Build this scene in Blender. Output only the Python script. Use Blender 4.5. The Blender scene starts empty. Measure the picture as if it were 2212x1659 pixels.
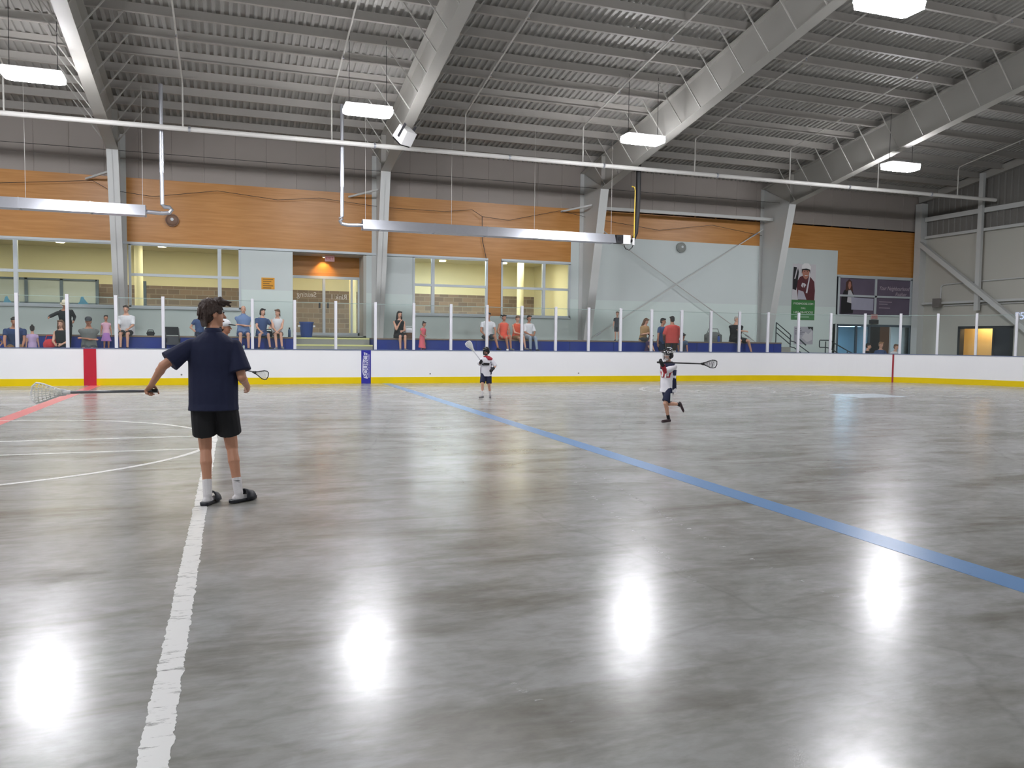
import bpy, bmesh, math, random
from mathutils import Vector as V, Matrix, Euler
random.seed(7)
S = bpy.context.scene
COL = S.collection
PI = math.pi

# ------------------------------------------------------------------ camera, world, exposure
FPX, YAW, PITCH, ROLL, EYE = 1719.6, .3385, -.0581, -.012, 1.498
def cam_axes():
    cy, sy = math.cos(YAW), math.sin(YAW)
    f = V((sy*math.cos(PITCH), cy*math.cos(PITCH), math.sin(PITCH)))
    r = V((cy, -sy, 0)); d = f.cross(r)
    c, s = math.cos(ROLL), math.sin(ROLL)
    return c*r + s*d, -s*r + c*d, f
RT, DN, FW = cam_axes()
cd = bpy.data.cameras.new('camera'); cam = bpy.data.objects.new('camera', cd); COL.objects.link(cam)
cd.sensor_fit = 'HORIZONTAL'; cd.sensor_width = 36; cd.lens = FPX*36/2212
cd.clip_start = .05; cd.clip_end = 300
m = Matrix((RT, -DN, -FW)).transposed().to_4x4(); m.translation = V((0, 0, EYE)); cam.matrix_world = m
S.camera = cam
def at(px, py, Y=None, Z=None, X=None):      # where the line of sight through a pixel meets a real plane of the hall
    v = RT*((px-1106)/FPX) + DN*((py-829.5)/FPX) + FW
    t = Y/v.y if Y is not None else ((Z-EYE)/v.z if Z is not None else X/v.x)
    return V((0, 0, EYE)) + v*t
w = bpy.data.worlds.new('world'); S.world = w; w.use_nodes = True
w.node_tree.nodes['Background'].inputs[0].default_value = (.5, .6, .7, 1)
w.node_tree.nodes['Background'].inputs[1].default_value = .15
S.view_settings.view_transform = 'Standard'; S.view_settings.look = 'None'
S.view_settings.gamma = 1; S.view_settings.use_curve_mapping = False
S.view_settings.exposure = 1.1
S.cycles.max_bounces = 8; S.cycles.diffuse_bounces = 4; S.cycles.glossy_bounces = 3; S.cycles.transparent_max_bounces = 20; S.cycles.transmission_bounces = 4
LAMP_POWER = 60.0        # radiance of a high-bay lamp lens
LOBBY_POWER = 16.0

# ------------------------------------------------------------------ materials
def lin(c):
    def f(x):
        x = x/255.0
        return x/12.92 if x <= .04045 else ((x+.055)/1.055)**2.4
    return tuple(f(x) for x in c[:3]) + (1,)
MATS = {}
def mat(name, rgb, rough=.6, metal=0, var=.06, scale=6, bump=0, bscale=60, emit=0, spec=.5):
    if name in MATS: return MATS[name]
    m = bpy.data.materials.new(name); m.use_nodes = True; nt = m.node_tree; n = nt.nodes
    b = n['Principled BSDF']; b.inputs['Roughness'].default_value = rough; b.inputs['Metallic'].default_value = metal
    b.inputs['Specular IOR Level'].default_value = spec
    c = lin(rgb)
    tc = n.new('ShaderNodeTexCoord'); no = n.new('ShaderNodeTexNoise'); no.inputs['Scale'].default_value = scale
    no.inputs['Detail'].default_value = 4
    nt.links.new(tc.outputs['Object'], no.inputs['Vector'])
    mx = n.new('ShaderNodeMix'); mx.data_type = 'RGBA'
    mx.inputs[6].default_value = tuple(x*(1-var) for x in c[:3]) + (1,)
    mx.inputs[7].default_value = tuple(min(1, x*(1+var)) for x in c[:3]) + (1,)
    nt.links.new(no.outputs['Fac'], mx.inputs[0]); nt.links.new(mx.outputs[2], b.inputs['Base Color'])
    if bump:
        n2 = n.new('ShaderNodeTexNoise'); n2.inputs['Scale'].default_value = bscale
        nt.links.new(tc.outputs['Object'], n2.inputs['Vector'])
        bp = n.new('ShaderNodeBump'); bp.inputs['Strength'].default_value = bump; bp.inputs['Distance'].default_value = .01
        nt.links.new(n2.outputs['Fac'], bp.inputs['Height']); nt.links.new(bp.outputs['Normal'], b.inputs['Normal'])
    if emit:
        b.inputs['Emission Color'].default_value = c; b.inputs['Emission Strength'].default_value = emit
    MATS[name] = m; return m
def emis(name, rgb, s):
    m = bpy.data.materials.new(name); m.use_nodes = True; b = m.node_tree.nodes['Principled BSDF']
    b.inputs['Base Color'].default_value = (.8, .8, .8, 1)
    b.inputs['Emission Color'].default_value = lin(rgb); b.inputs['Emission Strength'].default_value = s
    MATS[name] = m; return m
def floor_mat():
    m = bpy.data.materials.new('polished concrete'); m.use_nodes = True; nt = m.node_tree; n = nt.nodes; L = nt.links.new
    b = n['Principled BSDF']; geo = n.new('ShaderNodeNewGeometry')
    def noise(sc, stretch, det, rot=0):
        mp = n.new('ShaderNodeMapping'); mp.inputs['Scale'].default_value = stretch; mp.inputs['Rotation'].default_value = (0, 0, rot)
        L(geo.outputs['Position'], mp.inputs['Vector'])
        t = n.new('ShaderNodeTexNoise'); t.inputs['Scale'].default_value = sc; t.inputs['Detail'].default_value = det
        t.inputs['Roughness'].default_value = .62; t.inputs['Distortion'].default_value = .4
        L(mp.outputs['Vector'], t.inputs['Vector']); return t.outputs['Fac']
    def ramp(fac, stops):
        r = n.new('ShaderNodeValToRGB'); e = r.color_ramp.elements
        e[0].position, e[0].color = stops[0][0], lin(stops[0][1])
        e[1].position, e[1].color = stops[-1][0], lin(stops[-1][1])
        for p, c in stops[1:-1]:
            q = e.new(p); q.color = lin(c)
        L(fac, r.inputs[0]); return r.outputs[0]
    def mixc(f, a, bb, typ='MIX', fac=None):
        x = n.new('ShaderNodeMix'); x.data_type = 'RGBA'; x.blend_type = typ
        if f is not None: L(f, x.inputs[0])
        else: x.inputs[0].default_value = fac
        L(a, x.inputs[6]); L(bb, x.inputs[7]); return x.outputs[2]
    base = ramp(noise(.6, (.85, 1.25, 1), 9, .25), [(.28, (138, 138, 133)), (.44, (155, 155, 152)), (.58, (165, 165, 164)), (.72, (178, 178, 179))])
    stain = ramp(noise(.9, (.55, 2.2, 1), 6, .12), [(.34, (190, 186, 172)), (.5, (255, 255, 255))])
    fine = ramp(noise(7, (1, 2.2, 1), 9, .3), [(.35, (205, 204, 202)), (.6, (255, 255, 255))])
    c = mixc(None, base, stain, 'MULTIPLY', .8); c = mixc(None, c, fine, 'MULTIPLY', .4)
    cloud = ramp(noise(2.1, (1, 1.15, 1), 7, .6), [(.4, (216, 214, 208)), (.56, (255, 255, 255))]); c = mixc(None, c, cloud, 'MULTIPLY', .45)
    # hairline cracks and old scrapes
    vo = n.new('ShaderNodeTexVoronoi'); vo.feature = 'DISTANCE_TO_EDGE'; vo.inputs['Scale'].default_value = .22
    mp = n.new('ShaderNodeMapping'); mp.inputs['Rotation'].default_value = (0, 0, .5)
    ad = n.new('ShaderNodeMix'); ad.data_type = 'VECTOR'; ad.inputs[0].default_value = .3
    wv = n.new('ShaderNodeTexNoise'); wv.inputs['Scale'].default_value = 1.3; wv.inputs['Detail'].default_value = 6
    L(geo.outputs['Position'], wv.inputs['Vector']); L(geo.outputs['Position'], ad.inputs[4]); L(wv.outputs['Color'], ad.inputs[5])
    L(ad.outputs[1], mp.inputs['Vector']); L(mp.outputs['Vector'], vo.inputs['Vector'])
    ck = ramp(vo.outputs['Distance'], [(0, (128, 126, 120)), (.0035, (255, 255, 255))])
    c = mixc(None, c, ck, 'MULTIPLY', .16)
    L(c, b.inputs['Base Color'])
    rr = n.new('ShaderNodeMapRange'); L(noise(1.2, (1, 1.6, 1), 7), rr.inputs[0])
    rr.inputs[1].default_value = .3; rr.inputs[2].default_value = .75; rr.inputs[3].default_value = .20; rr.inputs[4].default_value = .262
    L(rr.outputs[0], b.inputs['Roughness'])
    bp = n.new('ShaderNodeBump'); bp.inputs['Strength'].default_value = .05; bp.inputs['Distance'].default_value = .02
    L(noise(5, (1, 1, 1), 4), bp.inputs['Height']); L(bp.outputs['Normal'], b.inputs['Normal'])
    b.inputs['Specular IOR Level'].default_value = .55
    return m
def paint_mat(name, rgb, wear=.5, edge=.42):
    m = bpy.data.materials.new(name); m.use_nodes = True; nt = m.node_tree; n = nt.nodes; L = nt.links.new
    b = n['Principled BSDF']; b.inputs['Base Color'].default_value = lin(rgb); b.inputs['Roughness'].default_value = .3
    geo = n.new('ShaderNodeNewGeometry'); t = n.new('ShaderNodeTexNoise'); t.inputs['Scale'].default_value = 9; t.inputs['Detail'].default_value = 9
    t.inputs['Roughness'].default_value = .75
    mp = n.new('ShaderNodeMapping'); mp.inputs['Scale'].default_value = (.6, 2.2, 1); L(geo.outputs['Position'], mp.inputs['Vector']); L(mp.outputs['Vector'], t.inputs['Vector'])
    r = n.new('ShaderNodeMapRange'); r.inputs[1].default_value = edge-.06; r.inputs[2].default_value = edge+.05
    r.inputs[3].default_value = wear; r.inputs[4].default_value = 1; L(t.outputs['Fac'], r.inputs[0])
    L(r.outputs[0], b.inputs['Alpha'])
    MATS[name] = m; return m
def glass_mat(name, tint, ior=1.4, veil=.0):
    m = bpy.data.materials.new(name); m.use_nodes = True; nt = m.node_tree; n = nt.nodes; L = nt.links.new
    n.remove(n['Principled BSDF']); out = n['Material Output']
    tr = n.new('ShaderNodeBsdfTransparent'); tr.inputs[0].default_value = tint + (1,)
    gl = n.new('ShaderNodeBsdfGlossy'); gl.inputs['Roughness'].default_value = .03
    fr = n.new('ShaderNodeFresnel'); fr.inputs[0].default_value = ior
    mx = n.new('ShaderNodeMixShader'); L(fr.outputs[0], mx.inputs[0]); L(tr.outputs[0], mx.inputs[1]); L(gl.outputs[0], mx.inputs[2])
    last = mx
    if veil:
        df = n.new('ShaderNodeBsdfDiffuse'); df.inputs[0].default_value = (.75, .9, .88, 1)
        no = n.new('ShaderNodeTexNoise'); no.inputs['Scale'].default_value = 3
        mu = n.new('ShaderNodeMath'); mu.operation = 'MULTIPLY'; mu.inputs[1].default_value = veil*2; L(no.outputs['Fac'], mu.inputs[0])
        m2 = n.new('ShaderNodeMixShader'); L(mu.outputs[0], m2.inputs[0]); L(mx.outputs[0], m2.inputs[1]); L(df.outputs[0], m2.inputs[2]); last = m2
    L(last.outputs[0], out.inputs[0]); MATS[name] = m; return m
def wood_mat(name, rgb, rgb2, scale=1.0):
    m = bpy.data.materials.new(name); m.use_nodes = True; nt = m.node_tree; n = nt.nodes; L = nt.links.new
    b = n['Principled BSDF']; b.inputs['Roughness'].default_value = .38
    geo = n.new('ShaderNodeNewGeometry'); mp = n.new('ShaderNodeMapping'); mp.inputs['Scale'].default_value = (.5*scale, 1, 9*scale)
    L(geo.outputs['Position'], mp.inputs['Vector'])
    t = n.new('ShaderNodeTexNoise'); t.inputs['Scale'].default_value = 1.4; t.inputs['Detail'].default_value = 6; t.inputs['Distortion'].default_value = .6
    L(mp.outputs['Vector'], t.inputs['Vector'])
    r = n.new('ShaderNodeValToRGB'); r.color_ramp.elements[0].position = .3; r.color_ramp.elements[1].position = .7
    r.color_ramp.elements[0].color = lin(rgb); r.color_ramp.elements[1].color = lin(rgb2); L(t.outputs['Fac'], r.inputs[0])
    L(r.outputs[0], b.inputs['Base Color']); MATS[name] = m; return m
def brick_mat(name):
    m = bpy.data.materials.new(name); m.use_nodes = True; nt = m.node_tree; n = nt.nodes; L = nt.links.new
    b = n['Principled BSDF']; b.inputs['Roughness'].default_value = .85
    geo = n.new('ShaderNodeNewGeometry'); mp = n.new('ShaderNodeMapping'); mp.inputs['Rotation'].default_value = (PI/2, 0, 0)
    L(geo.outputs['Position'], mp.inputs['Vector'])
    t = n.new('ShaderNodeTexBrick'); t.inputs['Scale'].default_value = 1; t.inputs['Brick Width'].default_value = .42; t.inputs['Row Height'].default_value = .2
    t.inputs['Mortar Size'].default_value = .012
    t.inputs['Color1'].default_value = lin((142, 122, 104)); t.inputs['Color2'].default_value = lin((116, 100, 88)); t.inputs['Mortar'].default_value = lin((150, 140, 125))
    L(mp.outputs['Vector'], t.inputs['Vector']); L(t.outputs['Color'], b.inputs['Base Color']); MATS[name] = m; return m
M_floor = floor_mat()
M_board = mat('white board plastic', (238, 238, 240), .32, var=.015, scale=1.5)
M_yellow = mat('yellow kick plate', (230, 200, 4), .45, var=.05, scale=3, spec=.25)
M_cap = mat('grey blue cap rail', (96, 108, 140), .4)
M_red = mat('red board stripe', (186, 30, 52), .35)
M_blue = mat('blue board stripe', (44, 44, 150), .35)
M_post = mat('white post', (222, 222, 228), .35, var=.02)
M_glass = glass_mat('rink glass', (.985, .997, .994), 1.12, veil=.016)
M_pane = glass_mat('window glass', (.95, .96, .93))
M_steel = mat('grey painted steel', (196, 198, 196), .45, var=.03, scale=2)
M_rafter = mat('grey rafter paint', (164, 162, 156), .5, var=.03, scale=2)
M_deck = mat('galvanised deck', (166, 164, 159), .5, .15, var=.06, scale=3)
M_purlin = mat('grey purlin steel', (160, 156, 150), .45, var=.03)
M_wall = mat('pale blue grey wall paint', (204, 213, 212), .6, var=.025, scale=.8)
M_wallup = mat('grey metal wall panel', (158, 150, 144), .6, var=.05, scale=.7)
M_wall2 = mat('pale mint lower wall paint', (212, 225, 221), .6, var=.02, scale=.8)
M_endwall = mat('pale grey end wall', (188, 187, 178), .6, var=.03, scale=.8)
M_wood = wood_mat('honey wood panelling', (180, 122, 58), (199, 142, 77))
M_bench = mat('blue bench paint', (22, 46, 132), .45, var=.08)
M_benchtop = mat('worn bench plank', (120, 104, 92), .5, var=.1)
M_conc = mat('bare concrete', (150, 150, 142), .8, var=.08)
M_nosing = mat('yellow stair nosing', (206, 206, 140), .6)
M_galv = mat('bright galvanised sheet', (205, 208, 216), .28, .85, var=.05, scale=9)
M_whitepipe = mat('white pipe', (226, 224, 220), .35, var=.03)
M_cream = mat('cream lobby paint', (222, 214, 172), .7, var=.03)
M_lobbyceil = mat('lobby ceiling', (214, 206, 170), .8, var=.02)
M_brick = brick_mat('lobby block wall')
M_frame = mat('pale aluminium frame', (196, 204, 208), .4, .1, var=.02)
M_bluefr = mat('dark blue frame', (70, 84, 96), .5)
M_black = mat('black plastic', (18, 18, 20), .4, var=.1)
M_dark = mat('dark charcoal', (38, 38, 42), .5, var=.1)
M_rail = mat('dark green rail', (52, 62, 66), .4)
M_lens = emis('lamp lens', (250, 250, 255), LAMP_POWER)
M_lobbyfill = emis('lobby fill glow', (225, 240, 255), LOBBY_POWER)
M_lobbysoft = emis('soft lobby fill glow', (245, 240, 225), 7.0)
M_down = emis('downlight glow', (255, 240, 200), 12)
M_binblue = mat('blue bin plastic', (40, 66, 128), .45)
M_white = mat('plain white', (232, 232, 232), .5, var=.02)
M_gold = mat('orange notice', (226, 160, 50), .6)
M_branch = mat('dull white pipe', (186, 184, 178), .5)
M_gas = mat('yellow gas hose', (226, 190, 60), .4)

# ------------------------------------------------------------------ mesh helpers
def orient(d):
    d = V(d).normalized(); a = V((0, 0, 1)) if abs(d.z) < .95 else V((1, 0, 0))
    u = d.cross(a).normalized(); return u, d.cross(u).normalized(), d
class MB:
    def __init__(s): s.b = bmesh.new()
    def ring(s, c, u, v, ru, rv, n): return [s.b.verts.new(c + u*(ru*math.cos(2*PI*i/n)) + v*(rv*math.sin(2*PI*i/n))) for i in range(n)]
    def skin(s, rings, cap=True):
        n = len(rings[0])
        for a, b in zip(rings, rings[1:]):
            for i in range(n): s.b.faces.new((a[i], a[(i+1) % n], b[(i+1) % n], b[i]))
        if cap: s.b.faces.new(rings[0][::-1]); s.b.faces.new(rings[-1])
        return s
    def box(s, x0, x1, y0, y1, z0, z1):
        vs = [s.b.verts.new((x, y, z)) for x in (x0, x1) for y in (y0, y1) for z in (z0, z1)]
        for f in ((0, 1, 3, 2), (4, 6, 7, 5), (0, 4, 5, 1), (2, 3, 7, 6), (0, 2, 6, 4), (1, 5, 7, 3)): s.b.faces.new([vs[i] for i in f])
        return s
    def bar(s, p0, p1, w, h, up=(0, 0, 1)):            # square bar between two points
        p0, p1 = V(p0), V(p1); d = (p1-p0).normalized(); u = d.cross(V(up))
        if u.length < 1e-4: u = d.cross(V((0, 1, 0)))
        u.normalize(); v = u.cross(d)
        r = [[s.b.verts.new(p + u*(a*w/2) + v*(b*h/2)) for a, b in ((-1, -1), (1, -1), (1, 1), (-1, 1))] for p in (p0, p1)]
        return s.skin(r)
    def cyl(s, p0, p1, r0, r1=None, n=12):
        p0, p1 = V(p0), V(p1); r1 = r0 if r1 is None else r1; u, v, d = orient(p1-p0)
        return s.skin([s.ring(p0, u, v, r0, r0, n), s.ring(p1, u, v, r1, r1, n)])
    def tube(s, pts, r, n=8):
        pts = [V(p) for p in pts]; rings = []; u = None
        for i, p in enumerate(pts):
            d = (pts[min(i+1, len(pts)-1)] - pts[max(i-1, 0)]).normalized()
            if u is None: u, v, _ = orient(d)
            else:
                u = (u - d*u.dot(d)).normalized()
            v = d.cross(u); rr = r[i] if isinstance(r, (list, tuple)) else r
            rings.append(s.ring(p, u, v, rr, rr, n))
        return s.skin(rings)
    def cap(s, p0, p1, r0, r1=None, n=10, flat=1.0, side=None):   # capsule, optionally flattened
        p0, p1 = V(p0), V(p1); r1 = r0 if r1 is None else r1
        if (p1-p0).length < 1e-5: p1 = p0 + V((0, 0, 1e-4))
        u, v, d = orient(p1-p0)
        if side is not None:
            u = V(side) - d*V(side).dot(d); u.normalize(); v = d.cross(u)
        rs = []
        for a in (-.95, -.6, -.25): rs.append(s.ring(p0 + d*(r0*a), u, v, r0*math.sqrt(1-a*a), r0*flat*math.sqrt(1-a*a), n))
        for a in (.25, .6, .95): rs.append(s.ring(p1 + d*(r1*a), u, v, r1*math.sqrt(1-a*a), r1*flat*math.sqrt(1-a*a), n))
        return s.skin(rs)
    def sleeve(s, p0, p1, r0, r1, n=14):               # round at the start, cut off flat at the end
        p0, p1 = V(p0), V(p1); u, v, d = orient(p1-p0)
        rs = [s.ring(p0 + d*(r0*a), u, v, r0*math.sqrt(1-a*a), r0*math.sqrt(1-a*a), n) for a in (-.95, -.6, -.2)]
        return s.skin(rs + [s.ring(p0+(p1-p0)*.5, u, v, (r0+r1)/2, (r0+r1)/2, n), s.ring(p1, u, v, r1, r1, n)])
    def ell(s, c, r, rot=None, n=14):
        c = V(c); R = rot if rot is not None else Matrix.Identity(3); rings = []
        for k in range(1, 9):
            t = -PI/2 + PI*k/9
            rings.append([s.b.verts.new(c + R @ V((r[0]*math.cos(t)*math.cos(2*PI*i/n), r[1]*math.cos(t)*math.sin(2*PI*i/n), r[2]*math.sin(t)))) for i in range(n)])
        return s.skin(rings)
    def loft(s, secs, n=16):                            # secs: (centre, u, v, ru, rv)
        return s.skin([s.ring(V(c), V(u), V(v), ru, rv, n) for c, u, v, ru, rv in secs])
    def prism(s, poly, axis, a0, a1):                   # polygon in the plane across an axis, extruded along it
        def mk(p, a): return V((a, p[0], p[1])) if axis == 'X' else (V((p[0], a, p[1])) if axis == 'Y' else V((p[0], p[1], a)))
        r = [[s.b.verts.new(mk(p, a)) for p in poly] for a in (a0, a1)]
        return s.skin(r)
    def strip(s, path, z0, z1, t):                      # upright strip of thickness t along a ground path (x,y), thickness to the outside
        L, R = [], []
        for i, p in enumerate(path):
            a, b = V(path[max(i-1, 0)]), V(path[min(i+1, len(path)-1)]); d = (b-a).normalized(); nn = V((-d.y, d.x))
            L.append(V(p)); R.append(V(p) + nn*t)
        rings = [[s.b.verts.new((q[0], q[1], z)) for q, z in ((l, z0), (r, z0), (r, z1), (l, z1))] for l, r in zip(L, R)]
        return s.skin(rings)
    def build(s, name, m, parent=None, smooth=False, voxel=0, sm=3, bevel=0, loc=None):
        bmesh.ops.recalc_face_normals(s.b, faces=s.b.faces[:])
        me = bpy.data.meshes.new(name); s.b.to_mesh(me); s.b.free()
        if smooth or voxel:
            for p in me.polygons: p.use_smooth = True
        for k in (m if isinstance(m, (list, tuple)) else [m]): me.materials.append(k)
        o = bpy.data.objects.new(name, me); COL.objects.link(o)
        if voxel:
            r = o.modifiers.new('remesh', 'REMESH'); r.mode = 'VOXEL'; r.voxel_size = voxel; r.use_smooth_shade = True
            if sm:
                q = o.modifiers.new('smooth', 'SMOOTH'); q.factor = .5; q.iterations = sm
        if bevel:
            q = o.modifiers.new('bevel', 'BEVEL'); q.width = bevel; q.segments = 2; q.limit_method = 'ANGLE'
        if loc is not None: o.location = loc
        if parent is not None: o.parent = parent
        return o
def tag(o, label, cat, group=None, kind=None):
    o['label'] = label; o['category'] = cat
    if group: o['group'] = group
    if kind: o['kind'] = kind
    return o
def struct(o): o['kind'] = 'structure'; return o
def thing(name, label, cat, loc=(0, 0, 0), rz=0, group=None):
    o = bpy.data.objects.new(name, None); COL.objects.link(o); o.location = loc; o.rotation_euler = (0, 0, rz)
    o.empty_display_size = .1
    return tag(o, label, cat, group)
def dup(root, loc, rz=None, label=None):
    r = root.copy(); COL.objects.link(r); r.location = loc
    if rz is not None: r.rotation_euler = (0, 0, rz)
    if label: r['label'] = label
    for ch in list(root.children):
        c = ch.copy(); COL.objects.link(c); c.parent = r
        for g in list(ch.children):
            d = g.copy(); COL.objects.link(d); d.parent = c
    return r
def text(name, body, size, m, loc, rot=(PI/2, 0, 0), parent=None, ext=.004, align='CENTER', mirror=False, shear=0, sx=1):
    c = bpy.data.curves.new(name, 'FONT'); c.body = body; c.size = size; c.extrude = ext; c.align_x = align; c.align_y = 'CENTER'; c.shear = shear
    tmp = bpy.data.objects.new('tmp', c); COL.objects.link(tmp); bpy.context.view_layer.update()
    me = bpy.data.meshes.new_from_object(tmp.evaluated_get(bpy.context.evaluated_depsgraph_get()))
    bpy.data.objects.remove(tmp); bpy.data.curves.remove(c)
    me.transform(Matrix.Diagonal((-sx if mirror else sx, 1, 1, 1)))
    if mirror: me.flip_normals()
    me.materials.clear(); me.materials.append(m)
    o = bpy.data.objects.new(name, me); COL.objects.link(o); o.location = loc; o.rotation_euler = rot
    if parent is not None: o.parent = parent
    return o
ORD = 'first second third fourth fifth sixth seventh eighth ninth tenth eleventh twelfth thirteenth fourteenth fifteenth sixteenth seventeenth eighteenth nineteenth twentieth twenty-first twenty-second twenty-third twenty-fourth twenty-fifth twenty-sixth twenty-seventh twenty-eighth twenty-ninth thirtieth'.split()
# ------------------------------------------------------------------ the hall: geometry constants
D = 25.18                    # inner face of the far boards
YW = 29.2                    # far wall
XE = 30.4                    # end wall
XL, YN = -24.0, -4.8         # left end and near wall, out of view
RIDGE = 12.2
AISLE, TIER1, TIER2 = .5, .95, 1.43
FR = (-3.4, 4.98, 13.2, 21.7)
def ztop(y): return 8.0 + .168*(YW - max(y, 2*RIDGE-y)) if y < RIDGE else 8.0 + .168*(YW-y)
def zbot(y):
    yy = y if y >= RIDGE else 2*RIDGE-y
    return 7.1 + .182*(27.3-yy)
fl = struct(MB().box(XL, XE, YN, 30, -.12, 0).build('floor', M_floor))
# painted floor lines belong to the floor
def line_part(name, x0, x1, y0, y1, m):
    return MB().box(x0, x1, y0, y1, .0005, .002).build(name, m, fl)
P_red = paint_mat('worn red floor paint', (216, 110, 112), .75, .36); P_blue = paint_mat('worn blue floor paint', (96, 138, 186), .75, .36)
P_white = paint_mat('worn white floor paint', (226, 226, 224), .1, .40); P_faint = paint_mat('faded white floor paint', (198, 198, 196), .25, .47)
line_part('red_line', -3.80, -3.52, -.7, D, P_red)
line_part('blue_line', 4.49, 4.75, -.7, D, P_blue)
b = MB(); y = .3; rings = []; rj = random.Random(5); ja = jb = 0
while y < 14:
    ja = ja*.6+rj.uniform(-.0045, .0045); jb = jb*.6+rj.uniform(-.0045, .0045)
    rings.append([b.b.verts.new(p) for p in ((-.325+ja, y, .0005), (-.215+jb, y, .0005), (-.215+jb, y, .002), (-.325+ja, y, .002))]); y += .012
b.skin(rings).build('white_line', P_white, fl)
line_part('white_line', -6.7, -.33, 11.06, 11.13, P_white)
line_part('white_line', -6.7, -.33, 12.44, 12.52, P_white)
def circle_part(name, cx, cy, r, wd, m, a0=0, a1=2*PI):
    b = MB(); N = 96; rings = []
    for i in range(N+1):
        a = a0 + (a1-a0)*i/N
        rings.append([b.b.verts.new((cx+q*math.cos(a), cy+q*math.sin(a), z)) for q, z in ((r-wd/2, .0005), (r+wd/2, .0005), (r+wd/2, .0021), (r-wd/2, .0021))])
    return b.skin(rings).build(name, m, fl)
circle_part('circle_line', -3.66, 12.0, 3.42, .075, P_white)
circle_part('circle_line', 13.75, 20.1, 2.45, .11, P_faint)
circle_part('circle_line', 14.1, 20.1, 1.15, .07, P_faint, .9*PI, 2.05*PI)
circle_part('circle_line', 22.3, 17.3, 3.3, .1, P_faint, .62*PI, 1.2*PI)
P_scr = paint_mat('scuffed white marks', (196, 196, 193), 0, .60)
for (a, b_, c, d) in ((1250, 1000, 1460, 1130), (1330, 1050, 1570, 1190), (1560, 1180, 1830, 1300), (1240, 1040, 1520, 1270), (1080, 1460, 1240, 1560)):
    p, q = at(a, b_, Z=0), at(c, d, Z=0)
    MB().bar((p.x, p.y, .001), (q.x, q.y, .001), .035, .001).build('scuff_mark', P_scr, fl)
P_patch = paint_mat('pale bluish patch', (205, 216, 224), .55, .42)  # pale bluish patch on the floor, thinner in mottled spots
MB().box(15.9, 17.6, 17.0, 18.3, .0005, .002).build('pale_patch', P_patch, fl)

# ------------------------------------------------------------------ far wall, from plain panels with openings left for windows and doors
wall = []
def wpan(x0, x1, z0, z1, m, y0=YW, t=.14, name='wall_far'):
    return struct(MB().box(x0, x1, y0, y0+t, z0, z1).build(name, m))
wpan(XL, .31, 0, 2.36, M_wall2); wpan(6.34, 12.68, 0, 2.32, M_wall2); wpan(2.04, 4.62, 0, 1.5, M_conc)
for a_, b_, zt in ((.31, 2.04, 4.46), (4.62, 6.34, 4.46), (12.68, 25.74, 5.58)):
    wpan(a_, b_, 0, 3.05, M_wall2); wpan(a_, b_, 3.05, zt, M_wall)
wpan(9.24, 9.78, 2.32, 4.46, M_wood, name='wall_far_wood'); wpan(XL, 12.68, 4.46, 6.6, M_wood, name='wall_far_wood')
wpan(12.68, 25.74, 5.58, 6.66, M_wood, name='wall_far_wood'); wpan(25.74, XE, 4.5, 6.66, M_wood, name='wall_far_wood')
wpan(25.74, XE, 2.3, 2.72, M_wall); wpan(25.74, XE, 2.72, 4.5, M_dark, YW+.06, .08)
wpan(25.6, 25.82, 0, 2.3, M_wall); wpan(30.15, XE, 0, 2.3, M_wall)
# corrugated metal wall above the panelling
b = MB()
N = 54
xs = [XL + (XE-XL)*i/N for i in range(N+1)]
poly = []
for i, x in enumerate(xs[:-1]):
    st = 1.0; poly += [(x, YW), (x+.975, YW), (x+.98, YW+.012), (x+.995, YW+.012)]
poly += [(XE, YW), (XE, YW+.1), (XL, YW+.1)]
b.prism(poly, 'Z', 6.6, 8.6); struct(b.build('wall_far_upper', M_wallup))
struct(MB().box(XL, XE, YW-.05, YW, 7.18, 7.21).build('trim_1', M_wallup))
for k, (x0, x1, z) in enumerate(((XL, .31, 4.46), (.31, 2.04, 4.46), (2.04, 6.34, 4.46), (6.34, 9.24, 4.46), (9.78, 12.68, 4.46), (25.74, 30.2, 4.46))):
    struct(MB().box(x0, x1, YW-.06, YW, z-.03, z+.05).build('trim_%d' % (k+2), M_frame))
# end wall, near wall, left wall
struct(MB().box(XE, XE+.2, YN, 24.17, 0, 6.3).build('wall_end', M_endwall))
struct(MB().box(XE, XE+.2, 24.17, 26.81, 2.2, 6.3).build('wall_end', M_endwall))
struct(MB().box(XE, XE+.2, 26.81, YW+.2, 0, 6.3).build('wall_end', M_endwall))
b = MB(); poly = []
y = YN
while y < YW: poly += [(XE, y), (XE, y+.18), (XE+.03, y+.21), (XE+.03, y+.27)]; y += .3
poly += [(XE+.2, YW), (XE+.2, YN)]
b.prism(poly, 'Z', 6.3, 11.0); struct(b.build('wall_end_upper', mat('dark grey metal cladding', (120, 118, 114), .6)))  # upper end wall cladding in a darker grey
struct(MB().box(XL-.2, XL, YN, YW, 0, 11).build('wall_left', M_wall))
struct(MB().box(XL, XE, YN-.2, YN, 0, 8.6).build('wall_near', M_wall))
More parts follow.
